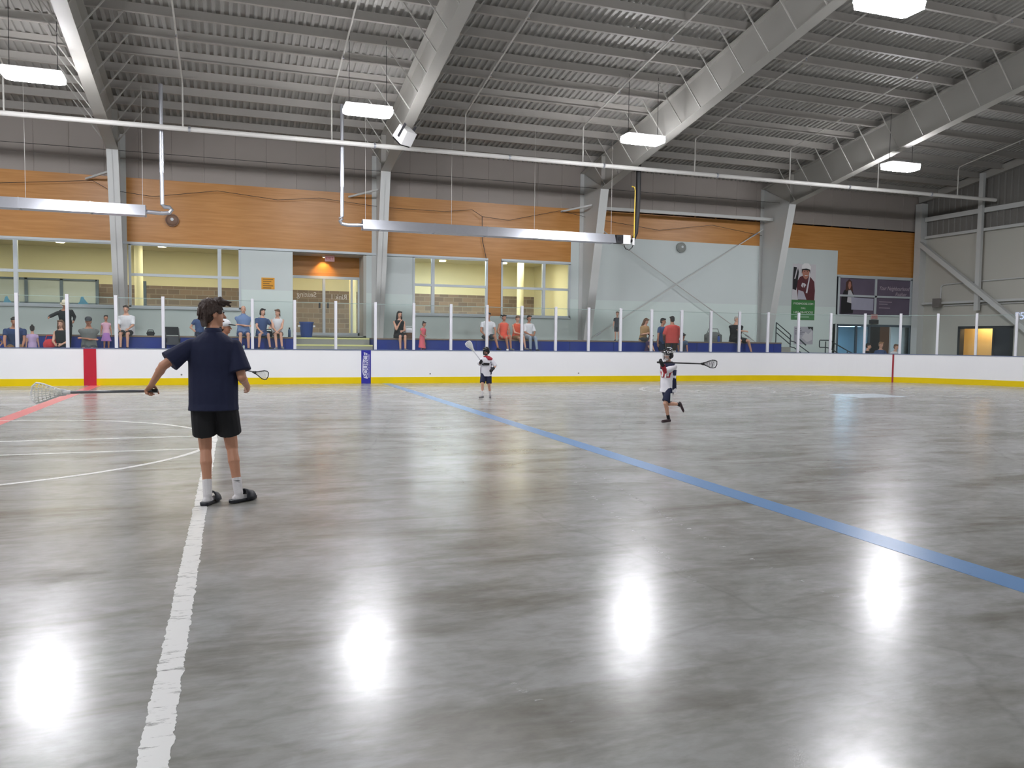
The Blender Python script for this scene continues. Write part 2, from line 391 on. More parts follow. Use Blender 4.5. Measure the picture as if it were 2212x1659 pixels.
# roof deck, corrugated along the slope
def deck(y0, y1):
    b = MB(); prof = []; x = XL; pit = .2; h = .05
    while x < XE+.3: prof += [(x, 0), (x+.07, 0), (x+.09, h), (x+.18, h)]; x += pit
    r0 = [b.b.verts.new((p[0], y0, ztop(y0)+.25+p[1])) for p in prof]; r1 = [b.b.verts.new((p[0], y1, ztop(y1)+.25+p[1])) for p in prof]
    for i in range(len(prof)-1): b.b.faces.new((r0[i], r0[i+1], r1[i+1], r1[i]))
    t0 = [b.b.verts.new((p, y0, ztop(y0)+.4)) for p in (prof[0][0], prof[-1][0])]; t1 = [b.b.verts.new((p, y1, ztop(y1)+.4)) for p in (prof[0][0], prof[-1][0])]
    b.b.faces.new((t0[0], t0[1], t1[1], t1[0])); return b.build('ceiling', M_deck)
struct(deck(YW+.2, RIDGE)); struct(deck(RIDGE, YN-.2))
# purlins: Z-sections that run the length of the hall on top of the frames
k = 0
def purlin_mesh():
    b = MB(); b.prism([(-.004, 0), (.004, 0), (.004, .25), (-.004, .25)], 'X', XL, XE)
    b.prism([(-.09, .0), (.0, .0), (.0, .008), (-.09, .008)], 'X', XL, XE); b.prism([(.0, .242), (.08, .242), (.08, .25), (0, .25)], 'X', XL, XE)
    b.prism([(-.09, .0), (-.084, .0), (-.084, .025), (-.09, .025)], 'X', XL, XE)
    return b
pur0 = None
for k in range(15):
    y = 28.05 - 1.05*k
    if pur0 is None: pur0 = purlin_mesh().build('roof_purlin', M_purlin); o = pur0
    else: o = pur0.copy(); COL.objects.link(o)
    o.location = (0, y, ztop(y))
    tag(o, 'long grey roof purlin, %s up the slope from the far wall' % ORD[k], 'roof beam', 'roof purlins under the metal deck')
# ------------------------------------------------------------------ steel portal frames
FW2 = .165
def frame(x, nm, end=False):
    t = thing('portal_frame', '%s steel portal frame with tapered column and sloping rafter' % nm, 'steel frame', (x, 0, 0), 0, 'steel portal frames of the hall')
    web = .008
    kb, kt = (27.3, 7.1), (27.3, ztop(27.3))
    # column
    b = MB(); b.prism([(28.62, TIER2), (YW-.02, TIER2), (YW-.02, ztop(YW)), (27.3, 7.1)], 'X', -web, web)
    b.prism([(28.62, TIER2), (28.645, TIER2), (27.325, 7.1), (27.3, 7.1)], 'X', -FW2, FW2)
    b.prism([(YW-.03, TIER2), (YW-.005, TIER2), (YW-.005, ztop(YW)), (YW-.03, ztop(YW))], 'X', -FW2, FW2)
    b.build('column', M_steel, t)
    # rafter to the ridge and down the near slope
    yy = [YW-.02, 27.3, RIDGE, 2*RIDGE-27.3, 2*RIDGE-YW+.02]
    b = MB(); b.prism([(YW-.02, ztop(YW)-.02), (27.3, 7.1), (RIDGE, zbot(RIDGE)), (2*RIDGE-27.3, 7.1), (2*RIDGE-27.3, 7.3), (2*RIDGE-27.3, ztop(2*RIDGE-27.3)), (RIDGE, ztop(RIDGE)), (YW-.02, ztop(YW))], 'X', -web, web)
    for (ya, yb) in ((27.3, RIDGE), (RIDGE, 2*RIDGE-27.3)):
        b.prism([(ya, zbot(ya)-.012), (ya, zbot(ya)+.012), (yb, zbot(yb)+.012), (yb, zbot(yb)-.012)], 'X', -FW2, FW2)
    for (ya, yb) in ((YW-.02, RIDGE), (RIDGE, 2*RIDGE-YW)):
        b.prism([(ya, ztop(ya)-.024), (ya, ztop(ya)), (yb, ztop(yb)), (yb, ztop(yb)-.024)], 'X', -FW2, FW2)
    b.prism([(27.28, 7.1), (27.3, 7.1), (27.32, ztop(27.3)-.03), (27.28, ztop(27.3)-.03)], 'X', -FW2, FW2)      # stiffener at the knee
    b.build('rafter', M_rafter, t)
    b = MB(); b.box(-.16, .16, 2*RIDGE-YW+.02, 2*RIDGE-27.8, 0, 7.3); b.build('column', M_steel, t)
    if not end:
        for k in range(0, 15):
            y = 28.05 - 1.05*k
            if y > 27.2 or y < 12.6: continue
            for sx in (-1, 1):
                MB().bar((sx*.13, y, zbot(y)+.02), (sx*1.0, y, ztop(y)+.03), .03, .03).build('flange_brace', M_rafter, t)
    return t
for i, x in enumerate(FR): frame(x, ORD[i]+' from left')
o = MB().bar((30.28, YW-.1, 8.1), (30.28, RIDGE, ztop(RIDGE)-.12), .16, .3).build('end_rafter', M_rafter); tag(o, 'slim sloping rafter along the top of the end wall', 'steel beam')
# sprinkler main and branch pipes
t = thing('sprinkler_main', 'long white pipe running the whole hall under the roof', 'pipe', (0, 0, 0))
MB().cyl((XL+.1, 24.95, 7.26), (30.0, 24.95, 7.45), .072, n=16).build('pipe', M_whitepipe, t)
for x in (-9, -6.3, -1.1, 4.2, 8.6, 12.0, 16.5, 22.4, 26.5):
    z = 7.26 + .19*(x-XL)/(30.0-XL)
    MB().cyl((x-.03, 24.95, z), (x+.03, 24.95, z), .09, n=16).build('coupling', M_galv, t)
for k, x in enumerate((-5.7, -1.27, 2.9, 7.1, 11.22, 15.57, 19.65, 23.8, 27.9)):
    zm = 7.26 + .19*(x-XL)/(30.0-XL); zr = ztop(24.9)-.06
    t = thing('sprinkler_branch', 'thin white sprinkler branch pipe up the roof slope, %s from the left' % ORD[k], 'pipe', (x, 0, 0), 0, 'sprinkler branch pipes')
    MB().tube([(0, 24.95, zm+.05), (0, 24.95, zr-.12), (0, 24.9, zr-.03), (0, 24.75, zr), (0, 12.6, ztop(12.6)-.06)], .024).build('pipe', M_branch, t)
    for y in (22.3, 19.2, 16.1):
        MB().cyl((0, y, ztop(y)-.06), (0, y, ztop(y)-.17), .016, n=8).cyl((0, y, ztop(y)-.17), (0, y, ztop(y)-.175), .035, n=10).build('sprinkler_head', M_galv, t)
# cross-wall strut and rod bracing in the third bay
t = thing('wall_strut', 'horizontal white steel strut between the third and fourth frames', 'steel strut')
MB().bar((13.25, 28.5, 6.58), (21.65, 28.5, 6.62), .1, .12).build('bar', M_steel, t)
MB().box(13.2, 13.35, 28.4, 28.6, 6.48, 6.7).build('end_plate', M_steel, t)
for nm, a, b_ in (('rising to the right', (13.4, 28.92, 1.45), (21.5, 28.92, 6.25)), ('falling to the right', (13.5, 28.97, 6.05), (21.3, 28.97, 1.45))):
    t = thing('bracing_rod', 'thin grey diagonal bracing rod %s across the pale wall' % nm, 'bracing rod', (0, 0, 0), 0, 'crossed bracing rods')
    MB().cyl(a, b_, .022, n=10).build('rod', M_steel, t)
    for p, q in ((a, b_), (b_, a)):
        p, q = V(p), V(q); d = (q-p).normalized(); MB().cyl(p+d*.35, p+d*.6, .034, n=10).build('turnbuckle', M_galv, t)
# small knee struts beside the columns
for i, x in enumerate(FR[:3]):
    o = MB().bar((x-1.0, YW-.08, 6.45), (x-.1, 28.2, 6.62), .06, .06).build('knee_strut', M_steel); tag(o, 'short grey strut from the %s column to the wood panelling' % ORD[i], 'steel strut', 'short struts beside the columns')
# end wall steelwork
for nm, z, dz in (('upper', 6.27, .12), ('lower', 3.25, .1)):
    o = MB().box(XE-.2, XE-.09, YN, YW-.5, z, z+dz).build('wall_girt', M_steel); tag(o, '%s horizontal steel girt across the end wall' % nm, 'steel beam')
o = MB().box(XE-.2, XE-.09, YN, YW-.5, 7.05, 7.25).build('wall_girt', M_steel); tag(o, 'topmost horizontal steel girt over the dark cladding stripe', 'steel beam')
o = MB().box(XE-.34, XE-.205, 25.62, 25.82, 2.9, 8.7).build('wind_column', M_steel); tag(o, 'slim vertical steel post standing on the end wall', 'steel post')
o = MB().box(XE-.36, XE+.0, 28.75, 29.1, 0, 7.9).build('corner_column', M_steel); tag(o, 'pale steel corner column where far wall meets end wall', 'steel column')
o = MB().bar((XE-.45, 28.7, 6.05), (XE-.45, 20.6, .1), .2, .2).build('wall_brace', M_steel); tag(o, 'thick diagonal steel brace descending across the end wall', 'steel brace')
t = thing('conduit', 'grey conduit looping from a box across the end wall', 'conduit')
MB().tube([(XE-.05, 27.8, 3.45), (XE-.05, 27.8, 4.0), (XE-.05, 27.72, 4.1), (XE-.05, 27.5, 4.13), (XE-.05, 20, 4.25)], .03).build('tube', M_steel, t)
MB().box(XE-.34, XE-.21, 27.6, 27.98, 3.1, 3.5).build('box', mat('mid grey box', (120, 116, 112), .5), t)
MB().tube([(XE-.05, 27.6, 3.18), (XE-.05, 20, 3.18)], .03).build('tube', M_steel, t)

# ------------------------------------------------------------------ tiers, stairs, aisle behind the boards
struct(MB().box(XL, XE, 25.34, YW, 0, AISLE).build('floor_aisle', M_conc))
def tier(x0, x1, y0, y1, z, nm):
    t = thing('bleacher_bench', nm, 'bench', ((x0+x1)/2, y0, AISLE)); ox, oy = (x0+x1)/2, y0
    MB().box(x0-ox, x1-ox, .02, y1-oy, 0, z-AISLE-.05).build('riser', M_bench, t)
    MB().box(x0-ox, x1-ox, 0, y1-oy, z-AISLE-.05, z-AISLE).build('plank', M_benchtop, t)
    b = MB(); x = x0
    while x < x1: b.box(x-ox, x-ox+.012, .008, .02, 0, z-AISLE-.05); x += 1.83
    b.build('joint_strip', mat('dark blue joint', (22, 38, 90), .5), t)
tier(XL+.05, 1.98, 26.45, 27.38, TIER1, 'lower blue bleacher step on the left of the door stairs')
tier(XL+.05, 1.98, 27.4, YW-.01, TIER2, 'upper blue bleacher bench on the left of the door stairs')
tier(4.6, 21.45, 26.45, 27.38, TIER1, 'lower blue bleacher step on the right of the door stairs')
tier(4.6, 21.45, 27.4, YW-.01, TIER2, 'upper blue bleacher bench on the right of the door stairs')
t = thing('concrete_stairs', 'grey concrete stairs with yellow nosings up to the glass doors', 'stairs', (3.29, 26.4, AISLE))
for i, (ya, z) in enumerate(((26.45, .72), (26.85, .95), (27.4, 1.19), (28.1, 1.42))):
    MB().box(-1.27, 1.27, ya-26.4, YW-26.41, (0 if i == 0 else (.72, .95, 1.19)[i-1]-AISLE), z-AISLE).build('step', M_conc, t)
    MB().box(-1.27, 1.27, ya-26.4-.01, ya-26.4+.06, z-AISLE-.05, z-AISLE+.006).build('nosing', M_nosing, t)

# ------------------------------------------------------------------ dasher boards and glass
R = 8.53; CX, CY = 18.1, D-R
def path(off, n=40, x0=XL, yend=2.0):
    p = [(x0, D+off)]
    x = x0
    while x < CX-1: x += 1.0; p.append((x, D+off))
    for i in range(n+1):
        a = PI/2 - PI/2*i/n; p.append((CX+(R+off)*math.cos(a), CY+(R+off)*math.sin(a)))
    p.append((CX+R+off, yend)); return p
bd = thing('dasher_boards', 'long white dasher boards with yellow kick plate around the rink', 'rink boards', (0, D, 0))
def bstrip(name, z0, z1, off, t, m):
    o = MB().strip(path(off), z0, z1, t).build(name, m, bd, smooth=False); o.location = (0, -D, 0); return o
bstrip('board_panel', .2, 1.045, 0, .1, M_board); bstrip('kick_plate', 0, .2, -.012, .11, M_yellow); bstrip('cap_rail', 1.045, 1.068, -.01, .14, M_cap)
MB().box(-3.789-.16, -3.789+.16, -.016, .0, 0, 1.045).build('red_stripe', M_red, bd)
s = MB().box(3.981-.15, 3.981+.15, -.016, .0, 0, 1.045).build('blue_stripe', M_blue, bd)
MB().prism([(-.06, -.40), (.06, -.43), (.07, .36), (-.06, .41), (-.1, .1), (-.11, -.2)], 'Y', -.02, -.014).build('sticker', mat('white sticker', (205, 205, 222), .4), s, loc=(3.97, 0, .58))
MB().box(.075, .125, -.02, -.014, -.4, .34).build('sticker', mat('lilac sticker', (140, 136, 190), .4), s, loc=(3.97, 0, .58))
text('lettering', 'SOURCE', .2, M_blue, (3.975, -.023, .58), (PI/2, -PI/2, 0), s, .001)
text('lettering', 'FOR SPORTS', .07, M_blue, (4.07, -.023, .56), (PI/2, -PI/2, 0), s, .001)
a = math.acos(5.24/8.53)   # the goal line mark in the curve
gx, gy = CX + 8.51*math.cos(a), CY + 8.51*math.sin(a)
o = MB().box(-.03, .03, -.008, .008, 0, 1.045).build('goal_stripe', mat('thin red mark', (160, 50, 60), .4), bd); o.location = (gx, gy-D, 0); o.rotation_euler = (0, 0, a-PI/2)
for x in (-1.4, 6.05, 11.3):
    MB().cyl((x, .0, .30), (x, -.006, .30), .025, n=10).build('scuff_spot', mat('grey scuff', (120, 120, 116), .6), bd)
# posts every four feet, panes between them
def along(s):
    if s <= CX: return (s, D+.06, 0.0)
    th = (s-CX)/(R+.06)
    if th <= PI/2: return (CX+(R+.06)*math.sin(th), CY+(R+.06)*math.cos(th), -th)
    return (CX+R+.06, CY-(s-CX-(R+.06)*PI/2), -PI/2)
ZG = 1.068
b = MB().box(-.042, .042, -.045, .045, 0, 1.50); post0 = b.build('glass_post', M_post, bevel=.006)
b = MB().box(-.575, .575, -.006, .006, 0, 1.44); pane0 = b.build('rink_glass', M_glass)
edge0 = MB().box(-.575, .575, -.0065, .0065, 1.43, 1.445).build('polished_edge', mat('frosted edge', (150, 170, 165), .4), pane0)
n = 0
for k in range(-3, 33):
    x, y, r = along(-5.576 + 1.2322*k)
    if k == -3: o = post0
    else: o = post0.copy(); COL.objects.link(o)
    o.location = (x, y, ZG); o.rotation_euler = (0, 0, r)
    xx, yy, rr = along(-5.576 + 1.2322*(k+.5))
    if k == -3: p = pane0
    else:
        p = pane0.copy(); COL.objects.link(p); e = edge0.copy(); COL.objects.link(e); e.parent = p
    p.location = (xx, yy, ZG); p.rotation_euler = (0, 0, rr)
    if k < 0: w_ = 'post beyond the left edge, %s from it' % ORD[-k-1]; w2_ = 'pane beyond the left edge, %s from it' % ORD[-k-1]
    elif k <= 19: w_ = '%s post of the straight far boards' % ORD[k]; w2_ = 'pane right of the %s post on the far boards' % ORD[k]
    else: w_ = '%s post around the corner curve' % ORD[k-20]; w2_ = 'pane right of the %s post around the corner curve' % ORD[k-20]
    tag(o, 'white glass post, '+w_, 'post', 'posts holding the rink glass')
    tag(p, 'clear rink glass '+w2_, 'glass pane', 'rink glass panes')
# ------------------------------------------------------------------ windows, glass doors, lobby behind the wall
ZC = 4.64
def window(nm, x0, x1, z0, z1, vb, hb, glass=True):
    o = MB().box(x0, x1, YW-.03, YW+.1, z0, z0+.06).box(x0, x1, YW-.03, YW+.1, z1-.06, z1).box(x0, x0+.07, YW-.03, YW+.1, z0, z1).box(x1-.07, x1, YW-.03, YW+.1, z0, z1).build(nm, M_frame); struct(o)
    for v in vb: MB().box(v-.06, v+.06, YW-.025, YW+.09, z0, z1).build('mullion', M_frame, o)
    for h in hb: MB().box(x0, x1, YW-.02, YW+.08, h-.045, h+.045).build('transom', M_frame, o)
    if glass:
        vs = [x0]+list(vb)+[x1]; hs = [z0]+list(hb)+[z1]
        for a, b_ in zip(vs, vs[1:]):
            for c, d in zip(hs, hs[1:]): MB().box(a+.03, b_-.03, YW+.03, YW+.042, c+.03, d-.03).build('pane', M_pane, o)
    struct(MB().box(x0-.02, x1+.02, YW-.1, YW+.02, z0-.05, z0).build('windowsill_'+nm[-1], M_frame)); return o
window('window_1', XL+3, -3.45, 2.36, 4.46, (-18, -14, -10, -6.45), (3.44,))
window('window_2', -3.2, .31, 2.36, 4.46, (-.38,), (3.44,))
window('window_3', 6.34, 9.24, 2.32, 4.46, (7.1,), (3.42,))
window('window_4', 9.78, 12.68, 2.32, 4.46, (11.55,), (3.42,))
LF = 1.45; LB = 33.4
struct(MB().box(XL, 25.6, YW+.14, LB+.2, LF-.1, LF).build('floor_lobby', mat('lobby floor', (120, 112, 100), .4)))
struct(MB().box(XL, 25.6, YW+.14, LB+.2, ZC, ZC+.1).build('ceiling_lobby', M_lobbyceil))
struct(MB().box(XL, 25.6, LB, LB+.2, 3.32, ZC).build('wall_lobby', M_cream))
struct(MB().box(XL, 25.6, LB, LB+.2, LF, 3.32).build('wall_lobby', M_brick))
for x in (XL, 12.75, 25.5): struct(MB().box(x, x+.1, YW+.14, LB, LF, ZC).build('wall_lobby_side', M_cream))
for px, Y, nm in ((300, 31, 'leftmost'), (762, 31.5, 'second, seen through the glass door'), (1124, 31, 'third, behind the right window')):
    p = at(px, 620, Y=Y); o = MB().cyl((0, 0, LF), (0, 0, ZC), .14, n=20).build('lobby_pillar', M_cream, smooth=False, loc=(p.x, Y, 0)); tag(o, 'round cream pillar inside the lobby, '+nm, 'pillar', 'lobby pillars')
k = 0
for px, py in ((130, 522), (350, 532), (956, 563), (1088, 568), (1213, 574), (745, 619)):
    p = at(px, py, Z=ZC-.01); 
    if py > 600: p = V((4.0, 31.2, ZC-.01))
    t = thing('downlight', 'bright recessed downlight in the lobby ceiling, %s from the left' % ORD[(0, 1, 3, 4, 5, 2)[k]], 'ceiling lamp', p, 0, 'lobby downlights'); k += 1
    MB().cyl((0, 0, -.03), (0, 0, 0), .13, n=20).build('lens', M_down, t); MB().cyl((0, 0, -.02), (0, 0, .0), .16, n=20).build('rim', M_white, t)
for i, x in enumerate((-9.5, -5.2, -1.4, 3.3, 7.8, 10.5)):  # light panels added out of sight to brighten the lobby and its floor reflection
    t = thing('lobby_fill_panel', 'added unseen light panel on the lobby ceiling, %s from the left' % ORD[i], 'ceiling lamp', (x, 30.5, ZC-.03), 0, 'added lobby light panels')
    MB().box(-1.2, 1.2, -.45, .45, -.035, -.02).build('diffuser', M_lobbyfill if i == 4 else M_lobbysoft, t); MB().box(-1.23, 1.23, -.48, .48, -.02, 0).build('housing', M_white, t)
# glazed partition inside the lobby at the far left
t = thing('lobby_partition', 'blue framed glass partition inside the lobby at far left', 'partition', (-6, 32.6, LF))
for px in (-60, 57, 133, 210, 313):
    x = at(px, 620, Y=32.6).x+6; MB().box(x-.05, x+.05, -.05, .05, 0, 1.98).build('post', M_bluefr, t)
xa, xb = at(-60, 620, Y=32.6).x+6, at(210, 620, Y=32.6).x+6
for z in (1.98, 1.12): MB().box(xa, xb, -.05, .05, z-.06, z).build('rail', M_bluefr, t)
MB().box(xa, xb, -.01, .01, 1.12, 1.92).build('pane', mat('frosted grey glass', (150, 156, 150), .3), t)
MB().box(xa, xb, -.01, .01, 0, 1.06).build('pane', mat('frosted cream glass', (212, 212, 196), .3), t)
for px, nm in ((8, 'left'), (172, 'right')):
    p = at(px, 655, Y=YW+.02)
    b = MB(); b.prism([(-.28, -.16), (-.12, -.1), (.0, .05), (.04, .2), (.1, .24), (.14, .14), (.26, -.02), (.25, -.15), (.1, -.19), (-.06, -.14)], 'Y', 0, .004)
    o = b.build('window_decal', mat('blue decal', (92, 158, 180), .5), loc=(p.x, YW-.0, p.z)); o.location.y = YW+.02
    tag(o, 'blue swoosh decal on the far left window glass, %s one' % ('second' if nm == 'right' else 'first'), 'sticker', 'blue window decals')
# recessed glass entrance
DY = 30.2
struct(MB().box(2.04, 4.62, YW+.1, DY+.1, 4.40, 4.56).build('ceiling_entrance', M_endwall))
struct(MB().box(1.94, 2.04, YW+.1, DY+.1, 1.42, 4.4).build('wall_entrance', M_wall)); struct(MB().box(4.52, 4.62, YW+.0, DY+.1, 1.42, 4.4).build('wall_entrance', M_endwall))
struct(MB().box(2.04, 4.52, DY, DY+.1, 3.66, 4.4).build('wall_entrance_wood', M_wood))
struct(MB().box(2.04, 4.62, YW, DY+.1, 1.38, 1.45).build('floor_entrance', M_conc))
dr = struct(MB().box(2.04, 4.52, DY-.04, DY+.06, 3.58, 3.68).box(2.04, 2.1, DY-.04, DY+.06, 1.45, 3.6).box(4.46, 4.52, DY-.04, DY+.06, 1.45, 3.6).box(2.04, 4.52, DY-.04, DY+.06, 1.45, 1.6).build('door_1', M_frame))
MB().box(3.17, 3.27, DY-.03, DY+.05, 1.5, 3.6).build('centre_stile', M_frame, dr); MB().box(4.2, 4.27, DY-.03, DY+.05, 1.5, 3.6).build('side_stile', M_frame, dr)
for a, b_ in ((2.1, 3.17), (3.27, 4.2), (4.27, 4.46)): MB().box(a, b_, DY, DY+.012, 1.6, 3.58).build('glass', M_pane, dr)
for x in (3.06, 3.36): MB().box(x-.03, x+.03, DY-.09, DY-.03, 2.5, 2.72).build('handle', M_dark, dr)
M_letter = mat('white window lettering', (205, 205, 200), .6)
text('lettering', 'Seating', .27, M_letter, (2.60, DY-.01, 2.98), (PI/2, 0, 0), dr, .002, mirror=True, sx=.92)
text('lettering', 'Rink 1', .27, M_letter, (3.76, DY-.01, 2.92), (PI/2, 0, 0), dr, .002, mirror=True, sx=.88)
t = thing('entrance_spotlight', 'small warm spotlight over the wood panel above the doors', 'spotlight', (3.2, DY-.28, 4.4))
MB().cyl((0, 0, -.06), (0, 0, 0), .06, n=14).build('housing', M_white, t); MB().cyl((0, 0, -.066), (0, 0, -.058), .045, n=14).build('lens', emis('warm lens', (255, 190, 110), 10), t)
ld = bpy.data.lights.new('spot', 'SPOT'); ld.energy = 26; ld.color = (1, .62, .25); ld.spot_size = 1.7; ld.spot_blend = .6; ld.shadow_soft_size = .05
lo = bpy.data.objects.new('bulb', ld); COL.objects.link(lo); lo.parent = t; lo.location = (0, 0, -.08); lo.rotation_euler = (.35, 0, 0)
M_exit = mat('pale pink sign', (196, 150, 146), .5)
def exit_sign(loc, label):
    t = thing('exit_sign', label, 'exit sign', loc, 0, 'exit signs')
    MB().box(-.17, .17, -.03, .03, -.11, .11).build('box', M_exit, t); text('lettering', 'EXIT', .13, M_red, (0, -.032, 0), (PI/2, 0, 0), t, .001)
    return t
exit_sign((3.35, 29.5, 4.27), 'pale red exit sign hanging over the glass entrance doors')
t = exit_sign((27.9, YW-.04, 2.66), 'pale red exit sign on the wall above the right doorway')
o = MB().box(-.22, .22, -.06, .06, -.09, .09).build('emergency_light', M_dark, loc=(27.85, YW-.08, 2.42)); tag(o, 'dark emergency light box under the exit sign', 'emergency light')
t = thing('wall_notice', 'small orange notice with dark lines on the pale wall', 'notice', (1.205, YW, 3.285))
MB().box(-.22, .22, -.012, 0, -.2, .2).build('sheet', M_gold, t)
b = MB()
for i in range(5): b.box(-.17, .17-.06*(i % 3), -.016, -.012, .13-.075*i, .16-.075*i)
b.build('print', mat('brown print', (130, 96, 40), .6), t)
# lower right doorway with a small vestibule
struct(MB().box(25.6, XE, YW+.1, 33, -.05, 0.02).build('floor_vestibule', M_conc)); struct(MB().box(25.6, XE+.1, YW+.1, 33, 2.3, 2.4).build('ceiling_vestibule', M_endwall))
struct(MB().box(25.6, XE, 33, 33.1, 0, 2.3).build('wall_vestibule', mat('pale blue vestibule wall', (190, 206, 216), .6))); struct(MB().box(25.6, 25.7, YW+.1, 33, 0, 2.3).build('wall_vestibule', mat('pale blue vestibule wall', (190, 206, 216), .6))); struct(MB().box(XE-.1, XE, YW+.1, 33, 0, 2.3).build('wall_vestibule', mat('pale blue vestibule wall', (190, 206, 216), .6)))
d2 = struct(MB().box(25.82, 30.15, YW-.02, YW+.1, 2.2, 2.3).box(25.82, 25.9, YW-.02, YW+.1, 0, 2.3).box(30.07, 30.15, YW-.02, YW+.1, 0, 2.3).build('door_2', M_bluefr))
for x in (26.95, 27.7, 28.9): MB().box(x-.04, x+.04, YW-.01, YW+.08, 0, 2.2).build('stile', M_frame if x > 28 else M_bluefr, d2)
M_bluegl = glass_mat('blue tinted glass', (.62, .78, .86))
for a, b_, mm in ((25.9, 26.91, M_bluegl), (26.99, 27.66, M_bluegl), (28.94, 30.07, M_pane)): MB().box(a, b_, YW+.03, YW+.04, 0, 2.2).build('glass', mm, d2)
MB().box(27.74, 28.3, YW+.0, YW+.05, 0, 2.2).build('door_leaf', M_dark, d2); MB().box(28.3, 28.86, YW+.0, YW+.05, 0, 2.2).build('door_leaf', mat('brown door', (104, 76, 56), .5), d2)
t = thing('vending_cabinet', 'pale blue lit cabinet behind the left glass of the doorway', 'vending machine', (26.3, 31.6, .02))
MB().box(-.45, .45, -.35, .35, 0, 1.9).build('body', M_white, t); MB().box(-.4, .4, -.36, -.35, .5, 1.75).build('lit_front', emis('blue lit front', (130, 190, 220), .8), t)
t = thing('vestibule_light', 'ceiling light in the vestibule behind the right doorway', 'ceiling lamp', (28, 31, 2.27)); MB().box(-.6, .6, -.3, .3, -.04, 0).build('diffuser', emis('vestibule lens', (225, 238, 255), 14), t)
# end wall opening with warm room behind
struct(MB().box(XE+.2, XE+2.5, 23.4, 27.6, -.05, .5).build('floor_backroom', M_conc)); struct(MB().box(XE+.2, XE+2.5, 23.4, 27.6, 2.4, 2.5).build('ceiling_backroom', M_cream))
struct(MB().box(XE+.95, XE+1.05, 23.4, 27.6, .5, 2.4).build('wall_backroom', mat('tan wall', (216, 188, 132), .7))); struct(MB().box(XE+.2, XE+.95, 27.5, 27.6, .5, 2.4).build('wall_backroom', M_cream))
d3 = struct(MB().box(XE-.05, XE+.2, 26.69, 26.81, .4, 2.2).box(XE-.05, XE+.2, 24.17, 24.3, .4, 2.2).box(XE-.05, XE+.2, 24.17, 26.81, 2.13, 2.24).build('door_3', M_dark))
MB().box(XE-.02, XE+.05, 24.3, 25.0, .4, 2.13).build('door_leaf', mat('near black door', (40, 42, 50), .5), d3); MB().box(XE-.05, XE+.2, 25.0, 25.1, .4, 2.13).build('jamb', M_dark, d3)
t = thing('backroom_light', 'warm ceiling light in the room behind the end wall opening', 'ceiling lamp', (XE+.6, 26.0, 2.37)); MB().box(-.25, .25, -.6, .6, -.05, 0).build('diffuser', emis('warm room lens', (255, 222, 165), 5), t)
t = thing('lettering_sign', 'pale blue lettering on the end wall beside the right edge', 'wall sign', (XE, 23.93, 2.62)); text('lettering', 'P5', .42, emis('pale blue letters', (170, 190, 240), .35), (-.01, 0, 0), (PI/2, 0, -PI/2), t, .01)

# ------------------------------------------------------------------ posters and banners
def poly(t, name, pts, m, d): return MB().prism(pts, 'Y', -d-.004, -d).build(name, m, t)
M_print = mat('poster white', (206, 204, 208), .5, var=.02); M_maroon = mat('maroon print', (92, 46, 52), .5, var=.15); M_skinp = mat('printed skin', (176, 122, 104), .5); M_green = mat('green print', (64, 128, 70), .5)
t = thing('hockey_poster', 'tall wall poster of a smiling player in maroon over a green strip', 'poster', (23.93, YW-.005, 2.44))
MB().box(-.62, .62, -.01, 0, 0, 2.46).build('sheet', M_print, t)
MB().box(-.635, .62, -.016, -.01, 0, .88).build('green_strip', M_green, t)
poly(t, 'jersey', [(-.3, .88), (-.36, 1.3), (-.42, 1.62), (-.22, 1.9), (.05, 1.98), (.3, 1.94), (.55, 1.7), (.6, 1.3), (.58, .88)], M_maroon, .012)
poly(t, 'glove', [(-.6, 1.35), (-.42, 1.3), (-.36, 1.62), (-.3, 2.1), (-.36, 2.3), (-.58, 2.32), (-.6, 1.9)], M_dark, .018)
poly(t, 'trousers', [(-.32, .9), (-.3, 1.32), (-.02, 1.25), (.15, .9)], mat('print lilac grey', (180, 178, 190), .5), .018)
poly(t, 'stick', [(-.54, 1.8), (-.48, 1.8), (-.3, 2.5), (-.36, 2.5)], M_print, .024); poly(t, 'stick', [(.1, 1.2), (.18, 1.18), (.32, 1.95), (.26, 1.97)], M_print, .024)
b = MB(); b.prism([(.08+.21*math.cos(a)*(1 if math.sin(a) > 0 else .85), 2.1+.3*math.sin(a)) for a in [2*PI*i/20 for i in range(20)]], 'Y', -.022, -.018); b.build('face', M_skinp, t)
poly(t, 'hair', [(-.15, 2.05), (-.13, 2.28), (.29, 2.28), (.31, 2.05), (.25, 2.18), (-.08, 2.2)], M_dark, .023)
poly(t, 'helmet', [(-.17, 2.24), (-.15, 2.4), (-.02, 2.5), (.2, 2.5), (.34, 2.36), (.34, 2.22), (.1, 2.27)], M_white, .026)
poly(t, 'smile', [(.0, 1.98), (.06, 1.94), (.14, 1.95), (.18, 1.99), (.1, 1.975)], M_white, .024)
for x, c in ((-.0, M_dark), (.16, M_dark)): poly(t, 'eye', [(x-.03, 2.13), (x+.03, 2.13), (x+.02, 2.155), (x-.02, 2.155)], c, .024)
poly(t, 'crest', [(-.16, 1.5), (-.06, 1.42), (-.04, 1.6), (.0, 1.42), (.12, 1.55), (.02, 1.62), (-.1, 1.64)], M_print, .018)
for z, s, sz in ((.71, 'FYIDBMOOSE.COM', .125), (.52, 'CALL', .11), (.33, '1-855-DB-MOOSE', .14)): text('lettering', s, sz, M_white, (0, -.02, z), (PI/2, 0, 0), t, .001)
MB().box(-.45, .32, -.02, -.016, .1, .17).build('small_print', mat('pale green print', (130, 170, 134), .5), t)
t = thing('grey_poster', 'smaller pale grey poster below the hockey poster behind the railing', 'poster', (24.0, YW-.005, 1.36))
MB().box(-.51, .51, -.01, 0, 0, .78).build('sheet', mat('pale lilac poster', (178, 176, 186), .5), t)
